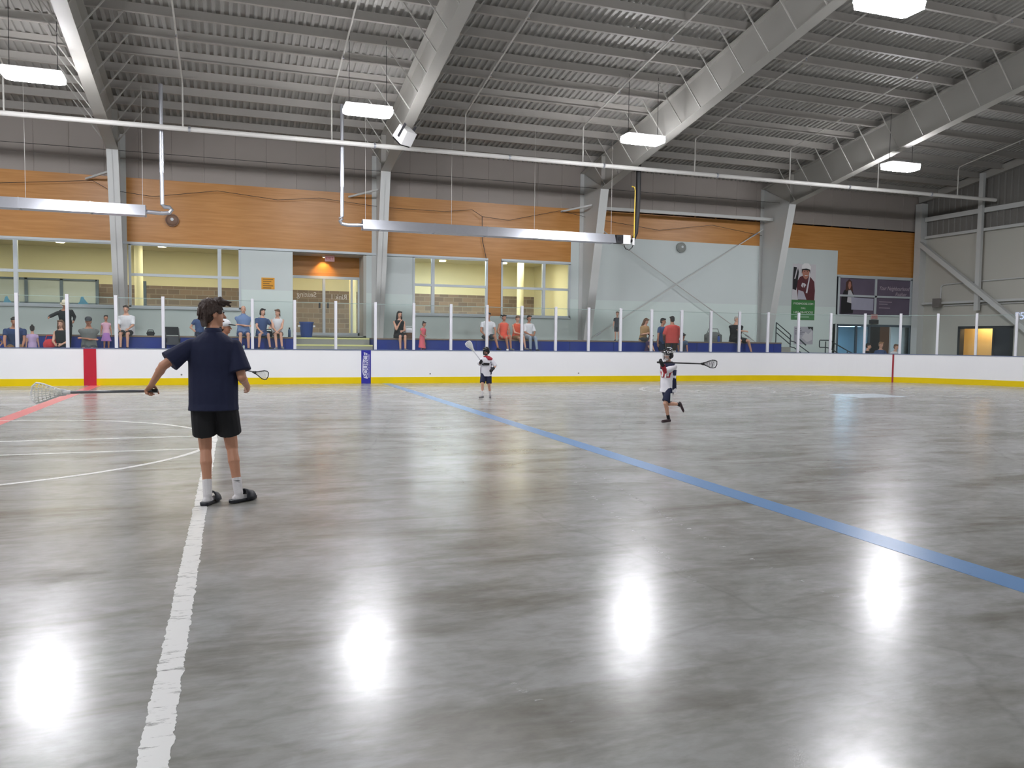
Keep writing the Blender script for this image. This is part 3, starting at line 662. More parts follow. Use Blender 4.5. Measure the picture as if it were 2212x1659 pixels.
poly(t, 'corner_print', [(.2, .78), (.5, .78), (.5, .6), (.36, .72), (.28, .66)], M_dark, .012); poly(t, 'pattern', [(-.1, .3), (.1, .55), (.25, .45), (.45, .62), (.46, .2), (.2, .1)], M_print, .012)
b = MB()
for i, wd in enumerate((.3, .36, .52, .4)): b.box(-.47, -.47+wd, -.014, -.01, .68-.08*i, .715-.08*i)
b.build('print', mat('grey print', (110, 108, 120), .5), t)
t = thing('advertising_banner', 'dark purple window banner with a woman in a suit and white script', 'banner', (27.96, YW+.03, 2.74))
M_pur = mat('dusky purple print', (104, 94, 112), .5, var=.2, scale=1.2)
MB().box(-2.08, 2.08, -.01, .01, 0, 1.66).build('sheet', M_pur, t)
poly(t, 'suit', [(-1.95, .0), (-1.92, .75), (-1.78, 1.08), (-1.55, 1.18), (-1.3, 1.1), (-1.18, .7), (-1.25, .05)], M_dark, .012); poly(t, 'blouse', [(-1.6, .55), (-1.55, 1.1), (-1.42, 1.12), (-1.22, .8), (-1.3, .5)], M_print, .018)
poly(t, 'hair', [(-1.7, 1.05), (-1.68, 1.45), (-1.52, 1.6), (-1.36, 1.48), (-1.28, 1.0), (-1.4, 1.1), (-1.6, 1.08)], mat('auburn print', (84, 56, 48), .5), .018); poly(t, 'face', [(-1.58, 1.3), (-1.52, 1.14), (-1.46, 1.14), (-1.4, 1.3), (-1.44, 1.48), (-1.54, 1.48)], M_skinp, .024)
poly(t, 'white_board', [(-1.35, .22), (-.1, .2), (-.1, .74), (-1.36, .78)], mat('pale lilac card', (172, 172, 190), .5), .024)
text('lettering', 'Your Neighbourhood', .26, mat('pale script', (190, 176, 186), .5), (1.1, -.014, 1.24), (PI/2, 0, 0), t, .001, shear=.35, sx=.78); text('lettering', 'Realtor', .22, MATS['pale script'], (1.5, -.014, .99), (PI/2, 0, 0), t, .001, shear=.35)
b = MB()
for z, x1 in ((.6, 1.0), (.5, .75), (.32, .9)): b.box(.25, x1, -.014, -.01, z, z+.03)
b.build('small_print', MATS['pale script'], t)
b = MB(); b.box(-2.12, 2.12, -.07, -.02, -.06, .0).box(-2.12, 2.12, -.07, -.02, 1.64, 1.76).box(-2.14, -2.06, -.07, -.02, 0, 1.7).box(2.04, 2.2, -.07, -.02, 0, 1.7).box(-.05, .05, -.065, -.02, 0, 1.66).box(-2.08, 2.08, -.065, -.02, .80, .89)
b.build('window_bars', M_frame, t)

# ------------------------------------------------------------------ heaters over the seats
def heater(x0, x1, nm, stack, sgn):
    t = thing('tube_heater', nm, 'radiant heater', (0, 25.2, 5.0), 0, 'tube heaters over the seats')
    b = MB(); b.prism([(-.22, -.16), (-.2, -.16), (-.09, .12), (.09, .12), (.2, -.16), (.22, -.16), (.105, .145), (-.105, .145)], 'X', x0, x1); b.build('reflector', M_galv, t)
    MB().cyl((x0+.02, 0, -.03), (x1-.02, 0, -.03), .05, n=14).build('burner_tube', mat('heat stained tube', (120, 100, 90), .4, .6), t)
    for x in (x0+.03, x1-.03): MB().prism([(-.21, -.16), (-.1, .13), (.1, .13), (.21, -.16)], 'X', x-.006, x+.006).build('end_cap', M_galv, t)
    xx = x0+.55
    while xx < x1:
        b = MB(); b.box(xx-.012, xx+.012, -.225, .225, -.165, -.15).bar((xx, -.21, -.15), (xx, -.1, .155), .024, .012).bar((xx, .21, -.15), (xx, .1, .155), .024, .012); b.build('bracket', M_galv, t); xx += 1.75
    xs_ = [x0+.1, x1-.1] + [x0+(x1-x0)*q for q in (.33, .66)] if x1-x0 < 12 else [x1-.08, x1-3.0, x1-6.0, x1-9.0]
    for x in xs_: MB().cyl((x, 0, .14), (x, 0, 3.5), .006, n=6).build('hanger_rod', M_branch, t)
    xe = x1 if sgn > 0 else x0
    MB().tube([(xe-.02*sgn, 0, -.03), (xe+.45*sgn, 0, -.05), (xe+.62*sgn, 0, -.02), (xe+.68*sgn, 0, .06), (xe+.62*sgn, 0, .13), (stack+.06*sgn, 0, .14), (stack, 0, .2), (stack, 0, 1.2)], .058, 12).build('flue_elbow', M_galv, t)
    MB().cyl((stack, 0, 1.1), (stack, 0, 2.3), .068, n=16).cyl((stack, 0, 2.2), (stack, 0, 3.6), .058, n=16).build('flue_pipe', M_galv, t)
    return t
heater(XL+.5, -2.29, 'left galvanised tube heater with flue at its right end', -1.86, 1)
h2 = heater(3.86, 12.55, 'galvanised tube heater with burner box at its right end', 3.24, -1)
h2.location.z = 4.97
MB().box(12.6, 12.86, -.13, .13, -.15, .13).build('motor', M_dark, h2); MB().box(12.86, 13.14, -.14, .14, -.17, .14).build('burner_box', M_white, h2); MB().cyl((12.72, -.14, 0), (12.72, .0, 0), .07, n=16).build('blower', M_black, h2)
MB().tube([(13.14, 0, -.06), (13.3, 0, -.02), (13.42, 0, .25), (13.46, 0, .9), (13.48, 0, 1.6), (13.47, 0, 3.6)], [.06, .07, .075, .08, .085, .09], 12).build('air_duct', M_black, h2)
MB().tube([(13.32, -.05, .02), (13.33, -.05, 1.7), (13.3, -.05, 1.82), (13.2, -.05, 1.84)], .02).build('gas_hose', M_gas, h2); MB().cyl((13.3, -.05, -.18), (13.3, -.05, .06), .045, n=10).build('gas_cock', M_white, h2)
MB().tube([(12.95, 0, -.16), (13.02, 0, -.32), (13.16, 0, -.36), (13.28, 0, -.26), (13.3, -.05, -.16)], .014).build('cable', M_black, h2)

# ------------------------------------------------------------------ high-bay lamps
def lamp_mesh():
    t = bpy.data.objects.new('high_bay_lamp', None); COL.objects.link(t); t.empty_display_size = .1
    b = MB()
    def rr(hx, hy, z): return [b.b.verts.new((sx*(hx-.06*(1 if q else 0)), sy*(hy-.06*(0 if q else 1)), z)) for sx, sy, q in ((1, -1, 0), (1, 1, 0), (1, 1, 1), (-1, 1, 1), (-1, 1, 0), (-1, -1, 0), (-1, -1, 1), (1, -1, 1))]
    b.skin([rr(.56, .22, -.1), rr(.63, .28, -.07), rr(.64, .29, .04)]); b.build('lens', M_lens, t)
    MB().box(-.62, .62, -.27, .27, .045, .12).build('housing', M_white, t)
    for x in (-.5, .5):
        MB().tube([(x, 0, .12), (x*.98, 0, 1.9)], .008, 6).build('chain', M_dark, t)
    return t
L0 = lamp_mesh(); first = True
cols = (-20.6, -12.5, -4.34, 3.48, 11.75, 21.7)
for r, (y, rn) in enumerate(((21.75, 'far'), (12.2, 'middle'), (2.6, 'near'))):
    for c, x in enumerate(cols):
        if r == 2 and c % 2: continue
        z = 7.5 if r != 1 else 7.85
        if r == 0 and c > 1: lab = 'bright white high-bay lamp hanging over the far boards, %s from the left in the photo' % ORD[c-2]
        elif r == 1 and c == 4: lab = 'bright white high-bay lamp cut off by the top edge of the photo'
        else: lab = 'high-bay lamp outside the photo, %s row, %s lamp along the hall' % (rn, ORD[c])
        if first: L0.location = (x, y, z); tag(L0, lab, 'ceiling lamp', 'high-bay lamps'); first = False
        else: dup(L0, (x, y, z), label=lab)

# ------------------------------------------------------------------ speakers, cables, bin, rails
t = thing('ceiling_speaker', 'white box loudspeaker with dark grille under the second frame', 'loudspeaker', (4.86, 23.55, 7.42)); t.rotation_euler = V((.42, -.62, -.66)).to_track_quat('-Y', 'Z').to_euler()
b = MB(); b.prism([(-.2, .2), (-.24, -.22), (.24, -.22), (.2, .2)], 'X', -.21, .21); b.build('cabinet', M_white, t, bevel=.01)
MB().box(-.2, .2, -.2, .2, -.27, -.215).build('grille', M_black, t, bevel=.01)
for x in (-.215, .215): MB().box(x-.01, x+.01, -.04, .04, -.1, .34).build('bracket', M_dark, t)
for x, z, nm, mm in ((17.64, 5.32, 'round grey wall speaker on the pale wall above the crossed rods', mat('grey speaker', (140, 144, 140), .5)), (-1.85, 5.28, 'round brown wall speaker on the wood panelling under the flue', mat('brown speaker', (128, 100, 82), .5))):
    t = thing('wall_speaker', nm, 'loudspeaker', (x, YW, z)); MB().cyl((0, 0, 0), (0, -.1, 0), .21, n=24).build('housing', mm, t)
    MB().ell((0, -.1, 0), (.19, .06, .19)).build('dome', mm, t, smooth=True); MB().cyl((0, -.15, .02), (0, -.165, .02), .05, n=12).build('badge', M_frame, t)
pts = [V((q[0], 29.0, q[1])) for q in ((-10, 6.2), (-6.78, 6.12), (-4.19, 6.39), (-3.73, 6.13), (-2.42, 6.0), (-.42, 6.33), (1.54, 6.16), (2.94, 6.32), (5.23, 6.14), (7.47, 6.137), (8.54, 6.273), (8.95, 6.04), (10.0, 5.965), (12.1, 6.46), (13.3, 6.27), (16.5, 5.95), (19.0, 6.3), (21.5, 6.0))]
o = MB().tube(pts, .009, 6).build('sagging_cable', M_dark); tag(o, 'thin dark cable sagging across the wood panelling', 'cable')
o = MB().tube([(8.95, 29.05, 6.04), (8.98, 29.1, 5.2), (9.15, 29.12, 4.5)], .012, 6).build('drop_cable', M_dark); tag(o, 'dark cable dropping down the wood panelling to the windows', 'cable')
o = MB().cyl((XL, 28.0, 7.18), (21.6, 28.0, 7.24), .008, n=6).build('guide_wire', M_dark); tag(o, 'straight thin wire stretched along the grey upper wall', 'wire')
t = thing('waste_bin', 'large blue waste bin with white handles beside the glass doors', 'waste bin', (2.45, 28.55, 1.42))
def bring(z, r): return ((0, 0, z), (1, 0, 0), (0, 1, 0), r, r)
MB().loft([bring(0, .19), bring(.5, .235), bring(.5, .215), bring(.03, .17)], 20).build('tub', M_binblue, t); MB().loft([bring(.49, .25), bring(.54, .25), bring(.54, .235), bring(.49, .235)], 20).build('rim', mat('bright blue rim', (52, 78, 140), .4), t)
for s in (-1, 1): MB().box(s*.24-.05, s*.24+.05, -.07, .07, .36, .42).build('handle', M_white, t, bevel=.01)
t = thing('stair_railing', 'dark metal stair railing sloping down beside the hockey poster', 'railing', (22, 28.35, 0))
for dz in (0, -.2, -.42): MB().tube([(-.12, 0, 2.3+dz-.02), (.6, 0, 1.79+dz), (.66, 0, 1.7+dz*.8)], .022).build('rail', M_rail, t)
for x, z0, z1 in ((-.12, .95, 2.28), (.63, .1, 1.76)): MB().cyl((x, 0, z0), (x, 0, z1), .024, n=10).build('post', M_rail, t)
for dz in (0, -.25): MB().tube([(.66, 0, 1.5+dz), (.85, 0, 1.46+dz), (1.85, 0, .88+dz)], .022).build('rail', M_rail, t)
MB().tube([(1.05, 0, 1.62), (1.45, 0, 1.33)], .03).build('rail', M_rail, t)
t = thing('ramp_railing', 'dark looped handrail left of the right doorway', 'railing', (24.2, 28.35, 0))
MB().tube([(.3, 0, 1.24), (.0, 0, 1.24), (-.03, 0, 1.28), (-.03, 0, 1.51), (.0, 0, 1.55), (.5, 0, 1.55), (1.6, 0, 1.06), (2.0, 0, .9)], .024).build('rail', M_rail, t); MB().tube([(.3, 0, 1.24), (.55, 0, 1.2), (1.5, 0, .76)], .024).build('rail', M_rail, t)
for x, zt in ((.3, 1.5), (1.5, 1.08)): MB().cyl((x, 0, 0.5), (x, 0, zt), .024, n=10).build('post', M_rail, t)
t = thing('side_stairs', 'concrete steps going down beside the stair railing', 'stairs', (21.45, 27.4, AISLE))
for i in range(4): MB().box(i*.45, i*.45+.45, 0, 1.7, 0, .75-.2*i).build('step', M_conc, t)
# ------------------------------------------------------------------ people
def ik(a, b, l1, l2, pole):
    a, b = V(a), V(b); d = b-a; L = d.length
    if L > (l1+l2)*.999: b = a + d*((l1+l2)*.999/L); d = b-a; L = d.length
    x = (l1*l1-l2*l2+L*L)/(2*L); hgt = math.sqrt(max(0, l1*l1-x*x)); u = d/L
    p = V(pole); p = p-u*p.dot(u); p = p.normalized() if p.length > 1e-4 else V((0, 0, 1))
    return a+u*x+p*hgt, b
def add_hand(M, w, dirv, nrm, thumb, s, curl=.5, spread=.3):
    d = V(dirv).normalized(); n = V(nrm); n = (n-d*n.dot(d)).normalized(); l = d.cross(n)*thumb      # l points to the thumb side
    M.cap(w, w+d*.035*s, .024*s, .03*s, flat=.75, side=l)
    M.cap(w+d*.03*s, w+d*.075*s, .036*s, .04*s, flat=.42, side=l)
    for i, L in enumerate((.072, .08, .075, .058)):
        o = (.033-.021*i)*s; p = w+d*(.09-.004*abs(i-1.3))*s+l*o; f = (d+l*spread*(.5-i/3.0)*.4).normalized(); ang = .0; r = .0098*s
        for j, q in enumerate((.45, .32, .23)):
            ang += curl*(.55 if j == 0 else .8)*(1+.12*i)
            dd = (f*math.cos(ang)+n*math.sin(ang)); e = p+dd*(L*q)*s; M.cap(p, e, r*(1-.08*j), r*(.92-.08*j), n=8); p = e
    p = w+d*.03*s+l*.026*s; f = (d*.62+l*.62+n*.35).normalized()
    for j, q in enumerate((.04, .032, .026)):
        e = p+f*q*s; M.cap(p, e, (.0135-.0018*j)*s, (.012-.0018*j)*s, n=8); p = e; f = (f+n*.28*curl-l*.12*curl+d*.1).normalized()
def rotv(rx=0, ry=0, rz=0): return Euler((rx, ry, rz)).to_matrix()
SKIN = mat('light skin', (206, 158, 134), .55, var=.05, scale=12); SKIN2 = mat('tanned skin', (176, 124, 98), .55, var=.05, scale=12)
M_eye = mat('dark eye', (30, 26, 24), .3); M_mouth = mat('lips', (150, 84, 76), .5)
H_brown = mat('brown hair', (58, 42, 36), .6, var=.25, scale=40, bump=.6, bscale=90); H_dark = mat('dark hair', (34, 27, 26), .6, var=.2, scale=40); H_fair = mat('fair hair', (150, 116, 82), .6, var=.2, scale=40); H_grey = mat('grey hair', (186, 180, 172), .7, var=.1); H_mid = mat('light brown hair', (104, 76, 56), .6, var=.2, scale=40)
def cloth(nm, rgb): return mat(nm, rgb, .85, var=.08, scale=9, bump=.25, bscale=45)
GROUP = 'spectators along the benches'
def person(label, loc, rz, H, pose='stand', lean=0, side=0, look=0, nod=0, hands=None, feet=None, skin=SKIN, hair=('short', H_brown), top=None, sleeve=.55, bottom=('shorts', None), shoes=None, hat=None, wide=1.0, child=0, voxel=.013, pelvis=None, group=GROUP, twist=0, detail=False, curl=(.5, .5), palms=(None, None), toe=None, legpole=((0, -1, 0), (0, -1, 0)), armpole=(None, None), hemdrop=0, collar=False, socks=None, cat='person', boxy=1.0, handscale=1.0, slvwide=1.0, nohands=(0, 0), hands_w=None, feet_w=None, shortlen=.82, shortw=1.0):
    s = H/1.75; hs = s*(1+.28*child)
    t = thing('person', label, cat, loc, rz, group)
    B = MB()
    P = V(pelvis) if pelvis else (V((0, 0, .11*s)) if pose == 'sit' else V((0, 0, .92*s)))
    R = rotv(lean, side, twist)       # torso frame; positive lean tips towards -Y, the way the person faces
    up, rt, fw = R @ V((0, 0, 1)), R @ V((1, 0, 0)), R @ V((0, -1, 0))
    def WL(q): return (rotv(0, 0, -rz) @ (V(q)-V(loc)) - P)/s
    if hands_w: hands = [WL(q) if q is not None else None for q in hands_w]
    if feet_w: feet = [WL(q) if q is not None else None for q in feet_w]
    def T(x, y, z): return P + rt*(x*s*wide) + fw*(-y*s) + up*(z*s)
    secs = [(-.1, .12, .095), (-.04, .155, .108), (.06, .155, .108), (.18, .135, .095), (.3, .15, .108), (.42, .165, .112), (.49, .155, .098), (.535, .1, .075), (.56, .062, .06), (.62, .052, .055)]
    def tor(zlo, zhi, gx, gy, dz=0):
        out = []
        for z, a, c in secs:
            if zlo <= z <= zhi: out.append((T(0, 0, z+dz), rt, fw, (a+gx)*s*wide, (c+gy)*s*(1+(wide-1)*.7)))
        return out
    B.loft(tor(-.1, .62, 0, 0), 16)
    # head
    RH = R @ rotv(nod, 0, look); NB = T(0, .005, .56); HC = NB + (R @ rotv(nod*.6, 0, 0)) @ V((0, -.02*s, .0)) + up*(.165*hs+.005)
    hf, hr, hu = RH @ V((0, -1, 0)), RH @ V((1, 0, 0)), RH @ V((0, 0, 1))
    def hd(x, y, z): return HC + hr*(x*hs) + hf*(-y*hs) + hu*(z*hs)
    B.cap(T(0, 0, .52), hd(0, .012, -.05), .056*s, .054*hs)
    B.ell(hd(0, .012, .03), (.074*hs, .094*hs, .088*hs), RH); B.ell(hd(0, -.022, -.04), (.058*hs, .066*hs, .078*hs), RH); B.ell(hd(0, -.055, -.09), (.028*hs, .03*hs, .024*hs), RH)
    B.cap(hd(0, -.086, .008), hd(0, -.108, -.028), .009*hs, .0145*hs, n=8)
    for sx in (-1, 1): B.ell(hd(sx*.076, .018, -.012), (.01*hs, .02*hs, .031*hs), RH, 10)
    eyes = [MB().ell(hd(sx*.031, -.083, .012), (.0105*hs, .006*hs, .0065*hs), RH, 8).build('eye', M_eye, t, smooth=True) for sx in (-1, 1)]
    MB().ell(hd(0, -.089, -.062), (.022*hs, .008*hs, .007*hs), RH, 8).build('mouth', M_mouth, t, smooth=True)
    # arms
    sh, el, wr = {}, {}, {}
    defh = [(-.24, -.22, .12), (.24, -.22, .12)] if pose == 'sit' else [(-.25, -.04, -.1), (.25, -.04, -.1)]
    for i, sx in enumerate((-1, 1)):
        q = (hands[i] if hands and hands[i] is not None else defh[i]); sh[i] = T(sx*.172, .01, .455)
        tgt = P + V((q[0], q[1], q[2]))*s
        pl = armpole[i] if armpole[i] is not None else (sx*.6, .7, -.4)
        el[i], wr[i] = ik(sh[i], tgt, .285*s, .25*s, pl)
        B.cap(sh[i], el[i], .05*s, .041*s); B.cap(el[i], wr[i], .041*s, .027*s); B.cap(el[i]+(wr[i]-el[i])*.25, el[i]+(wr[i]-el[i])*.3, .041*s, .04*s)
        d = (wr[i]-el[i]).normalized(); pn = palms[i] if palms[i] is not None else (-sx*.8, -.2, -.5)
        if not nohands[i]: add_hand(B, wr[i], d, pn, (1 if sx < 0 else -1), s*handscale, curl[i])
    # legs
    hp, kn, an = {}, {}, {}
    deff = [(-.1, -.45, -.48), (.1, -.45, -.48)] if pose == 'sit' else [(-.1, 0, -.84), (.1, 0, -.84)]
    for i, sx in enumerate((-1, 1)):
        hp[i] = T(sx*.09, 0, -.02); q = feet[i] if feet and feet[i] is not None else deff[i]; tgt = P+V(q)*s
        kn[i], an[i] = ik(hp[i], tgt, .43*s, .42*s, (0, -1, .9) if pose == 'sit' and legpole[i] == (0, -1, 0) else legpole[i])
        B.cap(hp[i], kn[i], .083*s*(1+(wide-1)*.6), .056*s); B.cap(kn[i], an[i], .052*s, .036*s)
        c0 = kn[i]+(an[i]-kn[i])*.3; bk = V((0, .016*s, 0)); B.cap(kn[i]+(an[i]-kn[i])*.14+bk*.5, c0+bk, .048*s, .054*s); B.cap(c0+bk, kn[i]+(an[i]-kn[i])*.62, .052*s, .04*s)
        ta = (toe[i] if toe else (-.25, .25)[i]); fd = V((math.sin(ta), -math.cos(ta), 0)) if not isinstance(ta, tuple) else V(ta).normalized()
        h0 = an[i]-V((0, 0, .045*s))-fd*.03*s; e0 = h0+fd*.19*s-V((0, 0, .012*s))
        if isinstance(ta, tuple): dn = (an[i]-kn[i]).normalized(); h0 = an[i]+dn*.045*s-fd*.03*s; e0 = h0+fd*.19*s
        B.cap(an[i], h0+fd*.03*s, .036*s, .032*s); B.cap(h0, e0, .031*s, .026*s, flat=.8)
        if shoes:
            Q = MB(); Q.cap(h0, e0, .041*s, .038*s, flat=.85, side=fd.cross(V((0, 0, 1)))); Q.cap(h0-V((0, 0, .022*s)), e0-V((0, 0, .018*s)), .04*s, .04*s, flat=.45, side=fd.cross(V((0, 0, 1)))); Q.cap(h0+fd*.02*s, an[i]-V((0, 0, .02*s)), .04*s, .042*s)
            Q.build('shoe', shoes, t, voxel=.01 if not detail else .006)
        if socks:
            Q = MB(); hh = socks[1]*s; dn = (an[i]-kn[i]).normalized(); Q.cap(an[i]-dn*hh, an[i], .043*s, .041*s); Q.cap(an[i], h0+fd*.03*s, .041*s, .037*s); Q.cap(h0, e0, .036*s, .031*s, flat=.85); Q.build('sock', socks[0], t, voxel=.008 if not detail else .006)
    body = B.build('body', skin, t, voxel=voxel, sm=2)
    # top
    vx = max(.011, voxel) if not detail else .008
    if top:
        A = MB(); lo = -.12 if bottom[0] not in ('dress',) else -.1
        ss = tor(-.04, .535, .02*boxy, .02*boxy); z0 = -.1-hemdrop
        ss = [(T(0, 0, z0), rt, fw, (.165+.026*boxy)*s*wide, (.118+.024*boxy)*s*(1+(wide-1)*.7))] + ss
        if boxy > 1.3: ss = [(c, u, v, max(a, .203*s*wide), b_) for c, u, v, a, b_ in ss[:-2]] + ss[-2:]
        if collar: ss = ss + [(T(0, .004, .575), rt, fw, .078*s, .076*s)]
        A.loft(ss, 20)
        if sleeve > 0:
            for i in (0, 1):
                f = min(sleeve, 1.0); A.sleeve(sh[i], sh[i]+(el[i]-sh[i])*f, .064*s, (.058+.004*f)*s*slvwide)
                if sleeve > 1: A.cap(el[i], el[i]+(wr[i]-el[i])*(sleeve-1), .052*s, .04*s)
        else:
            for i, sx in enumerate((-1, 1)): A.cap(T(sx*.1, 0, .42), T(sx*.09, .0, .535), .035*s, .022*s)
        A.build('shirt' if bottom[0] != 'dress' else 'dress_top', top, t, voxel=vx, sm=2)
    if collar:
        A = MB(); A.loft([(T(0, .0, .52), rt, fw, .085*s, .082*s), (T(0, .006, .605), rt, fw, .067*s, .07*s), (T(0, .006, .61), rt, fw, .06*s, .062*s), (T(0, .0, .52), rt, fw, .06*s, .06*s)], 18); A.build('collar', top, t, smooth=True)
    kind, bm_ = bottom
    if bm_:
        A = MB()
        if kind in ('shorts', 'pants'):
            A.loft(tor(-.1, .06, .012, .012), 16)
            for i in (0, 1):
                if kind == 'shorts':
                    A.sleeve(hp[i], hp[i]+(kn[i]-hp[i])*shortlen, .098*s*(1+(wide-1)*.6)*shortw**.4, .085*s*shortw)
                else:
                    A.cap(hp[i], kn[i], .096*s*(1+(wide-1)*.5), .07*s); A.cap(kn[i], an[i], .068*s, .052*s)
            A.build('shorts' if kind == 'shorts' else 'trousers', bm_, t, voxel=vx, sm=2)
        else:
            k2 = (kn[0]+kn[1])/2; h2 = (hp[0]+hp[1])/2; A.loft(tor(-.1, .18, .014, .014), 16)
            if pose == 'sit':
                for i in (0, 1): A.cap(hp[i], hp[i]+(kn[i]-hp[i])*.9, .1*s, .078*s)
                A.cap(h2, h2+(k2-h2)*.85, .09*s, .07*s)
            else:
                zz = an[0]*.5+an[1]*.5; e = h2+(zz-h2)*(.5 if kind == 'skirt' else .78)
                A.loft([(h2+up*.05*s, rt, fw, .165*s, .125*s), (h2+(e-h2)*.5, rt, fw, .2*s, .16*s), (e, rt, fw, .25*s, .21*s)], 18)
            A.build('skirt', bm_, t, voxel=vx, sm=2)
    # hair
    hk, hm = hair
    if hk:
        A = MB()
        if hk != 'bald':
            if not hat: A.ell(hd(0, .028, .042), (.082*hs, .094*hs, .088*hs), RH)
            A.ell(hd(0, .05, -.01), (.076*hs, .07*hs, .085*hs), RH)
            if not hat: A.cap(hd(-.05, -.05, .085), hd(.05, -.05, .085), .03*hs, .03*hs)
        if hk == 'bald':
            A.ell(hd(0, .05, -.01), (.08*hs, .066*hs, .06*hs), RH)
        if hk == 'long':
            for sx in (-1, 1):
                A.cap(hd(sx*.06, .03, .04), hd(sx*.075, .03, -.13), .04*hs, .05*hs); A.cap(hd(sx*.075, .03, -.13), hd(sx*.07, .045, -.27), .05*hs, .03*hs)
            A.cap(hd(0, .08, 0), hd(0, .1, -.25), .07*hs, .05*hs)
        if hk == 'bob':
            for sx in (-1, 1): A.cap(hd(sx*.06, .03, .04), hd(sx*.072, .02, -.07), .035*hs, .035*hs)
            A.cap(hd(0, .07, .0), hd(0, .08, -.08), .06*hs, .055*hs)
        if hk == 'tousled':
            rnd = random.Random(3)
            A = MB(); A.ell(hd(0, .026, .04), (.078*hs, .094*hs, .088*hs), RH); A.ell(hd(0, .05, -.015), (.066*hs, .062*hs, .075*hs), RH)
            for k in range(150):
                a, e = rnd.uniform(0, 2*PI), rnd.uniform(-.5, 1.5); x, y, z = math.cos(a)*math.cos(e), math.sin(a)*math.cos(e), math.sin(e)
                if y < -.25 and z < .38: continue
                p = hd(.076*x, .025+.092*y, .04+.088*z); q = hd(.079*x+rnd.uniform(-.018, .018), .025+.094*y-.03*(z > .3)+.01, .04+.09*z-.042+.03*(z > .5))
                A.cap(p, q, .014*hs, .006*hs, n=6)
            for k in range(26):
                x = rnd.uniform(-.07, .07); A.cap(hd(x, -.05, .115+rnd.uniform(-.01, .02)), hd(x*1.15, -.122-rnd.uniform(0, .02), .085+rnd.uniform(-.02, .03)), .02*hs, .007*hs, n=6)
            for sx in (-1, 1):
                for k in range(9): A.cap(hd(sx*.07, -.04+.012*k, .06), hd(sx*.079, -.04+.012*k, .03-.03*(k < 3)-.04*(k > 6)), .013*hs, .006*hs, n=6)
            for k in range(12): A.cap(hd(-.055+.01*k, .088, -.02), hd(-.045+.008*k, .078, -.105), .015*hs, .007*hs, n=6)
        if hk == 'bun':
            A.ell(hd(0, .08, .12), (.045*hs, .045*hs, .045*hs), RH)
        if hk == 'tail':
            A.cap(hd(0, .1, .03), hd(0, .16, -.14), .035*hs, .02*hs)
        A.build('hair', hm, t, voxel=.011 if not detail else .005, sm=1)
    if hat:
        hk, hm, hb = hat; A = MB()
        if hk == 'cap':
            A.ell(hd(0, .015, .065), (.096*hs, .112*hs, .085*hs), RH); A.build('cap_crown', hm, t, voxel=.01, sm=2)
            A = MB(); A.ell(hd(0, -.12, .045), (.072*hs, .075*hs, .011*hs), RH @ rotv(.15, 0, 0)); A.build('cap_brim', hb, t, smooth=True)
        else:
            A.loft([(hd(0, .01, .05), hr, hf, .095*hs, .108*hs), (hd(0, .01, .15), hr, hf, .08*hs, .09*hs), (hd(0, .01, .165), hr, hf, .06*hs, .07*hs)], 18); A.build('hat_crown', hm, t, smooth=True)
            A = MB(); A.loft([(hd(0, .01, .035), hr, hf, .15*hs, .165*hs), (hd(0, .01, .05), hr, hf, .1*hs, .115*hs), (hd(0, .01, .06), hr, hf, .1*hs, .115*hs), (hd(0, .01, .045), hr, hf, .15*hs, .165*hs)], 18); A.build('hat_brim', hb, t, smooth=True)
    return dict(t=t, P=P, T=T, hd=hd, hs=hs, s=s, sh=sh, el=el, wr=wr, hp=hp, kn=kn, an=an, RH=RH, R=R, hr=hr, hf=hf, hu=hu, rt=rt, fw=fw, up=up, body=body)
SH_w = mat('white shoe', (214, 212, 210), .5); SH_d = mat('dark shoe', (40, 38, 42), .5); SH_g = mat('grey shoe', (120, 118, 120), .6)
c_navy = cloth('navy cloth', (26, 32, 62)); c_black = cloth('black cloth', (26, 26, 30)); c_white = cloth('white cloth', (218, 220, 224)); c_ltblue = cloth('light blue cloth', (112, 136, 178)); c_mid = cloth('mid blue cloth', (62, 82, 124)); c_dkblue = cloth('dark blue cloth', (38, 58, 100)); c_coral = cloth('coral cloth', (226, 98, 78)); c_salmon = cloth('salmon cloth', (206, 84, 78)); c_pink = cloth('pink cloth', (216, 104, 116)); c_lilac = cloth('lilac cloth', (198, 172, 212)); c_palepink = cloth('pale pink cloth', (214, 170, 190)); c_purple = cloth('purple cloth', (72, 50, 84)); c_grey = cloth('grey cloth', (106, 110, 108)); c_char = cloth('charcoal cloth', (62, 64, 70)); c_khaki = cloth('khaki cloth', (140, 112, 78)); c_brown = cloth('brown cloth', (84, 70, 58)); c_jean = cloth('pale jeans', (150, 164, 180)); c_cream = cloth('cream cloth', (222, 214, 190)); c_orange = cloth('orange cloth', (214, 92, 62)); c_tan = cloth('tan cloth', (176, 142, 100))
def seat2(x, y=27.62): return (x, y, TIER2)
def seat1(x, y=26.75): return (x, y, TIER1)
LAP = ((-.16, -.36, .06), (.16, -.36, .06)); KNEES = ((-.14, -.42, .1), (.14, -.42, .1)); FOLD = ((.13, -.24, .22), (-.12, -.26, .25)); TOG = ((-.03, -.4, .08), (.03, -.4, .08))
HANG = ((-.12, -.42, -.46), (.12, -.42, -.46)); CROSS = ((.06, -.52, -.36), (-.04, -.4, -.47))
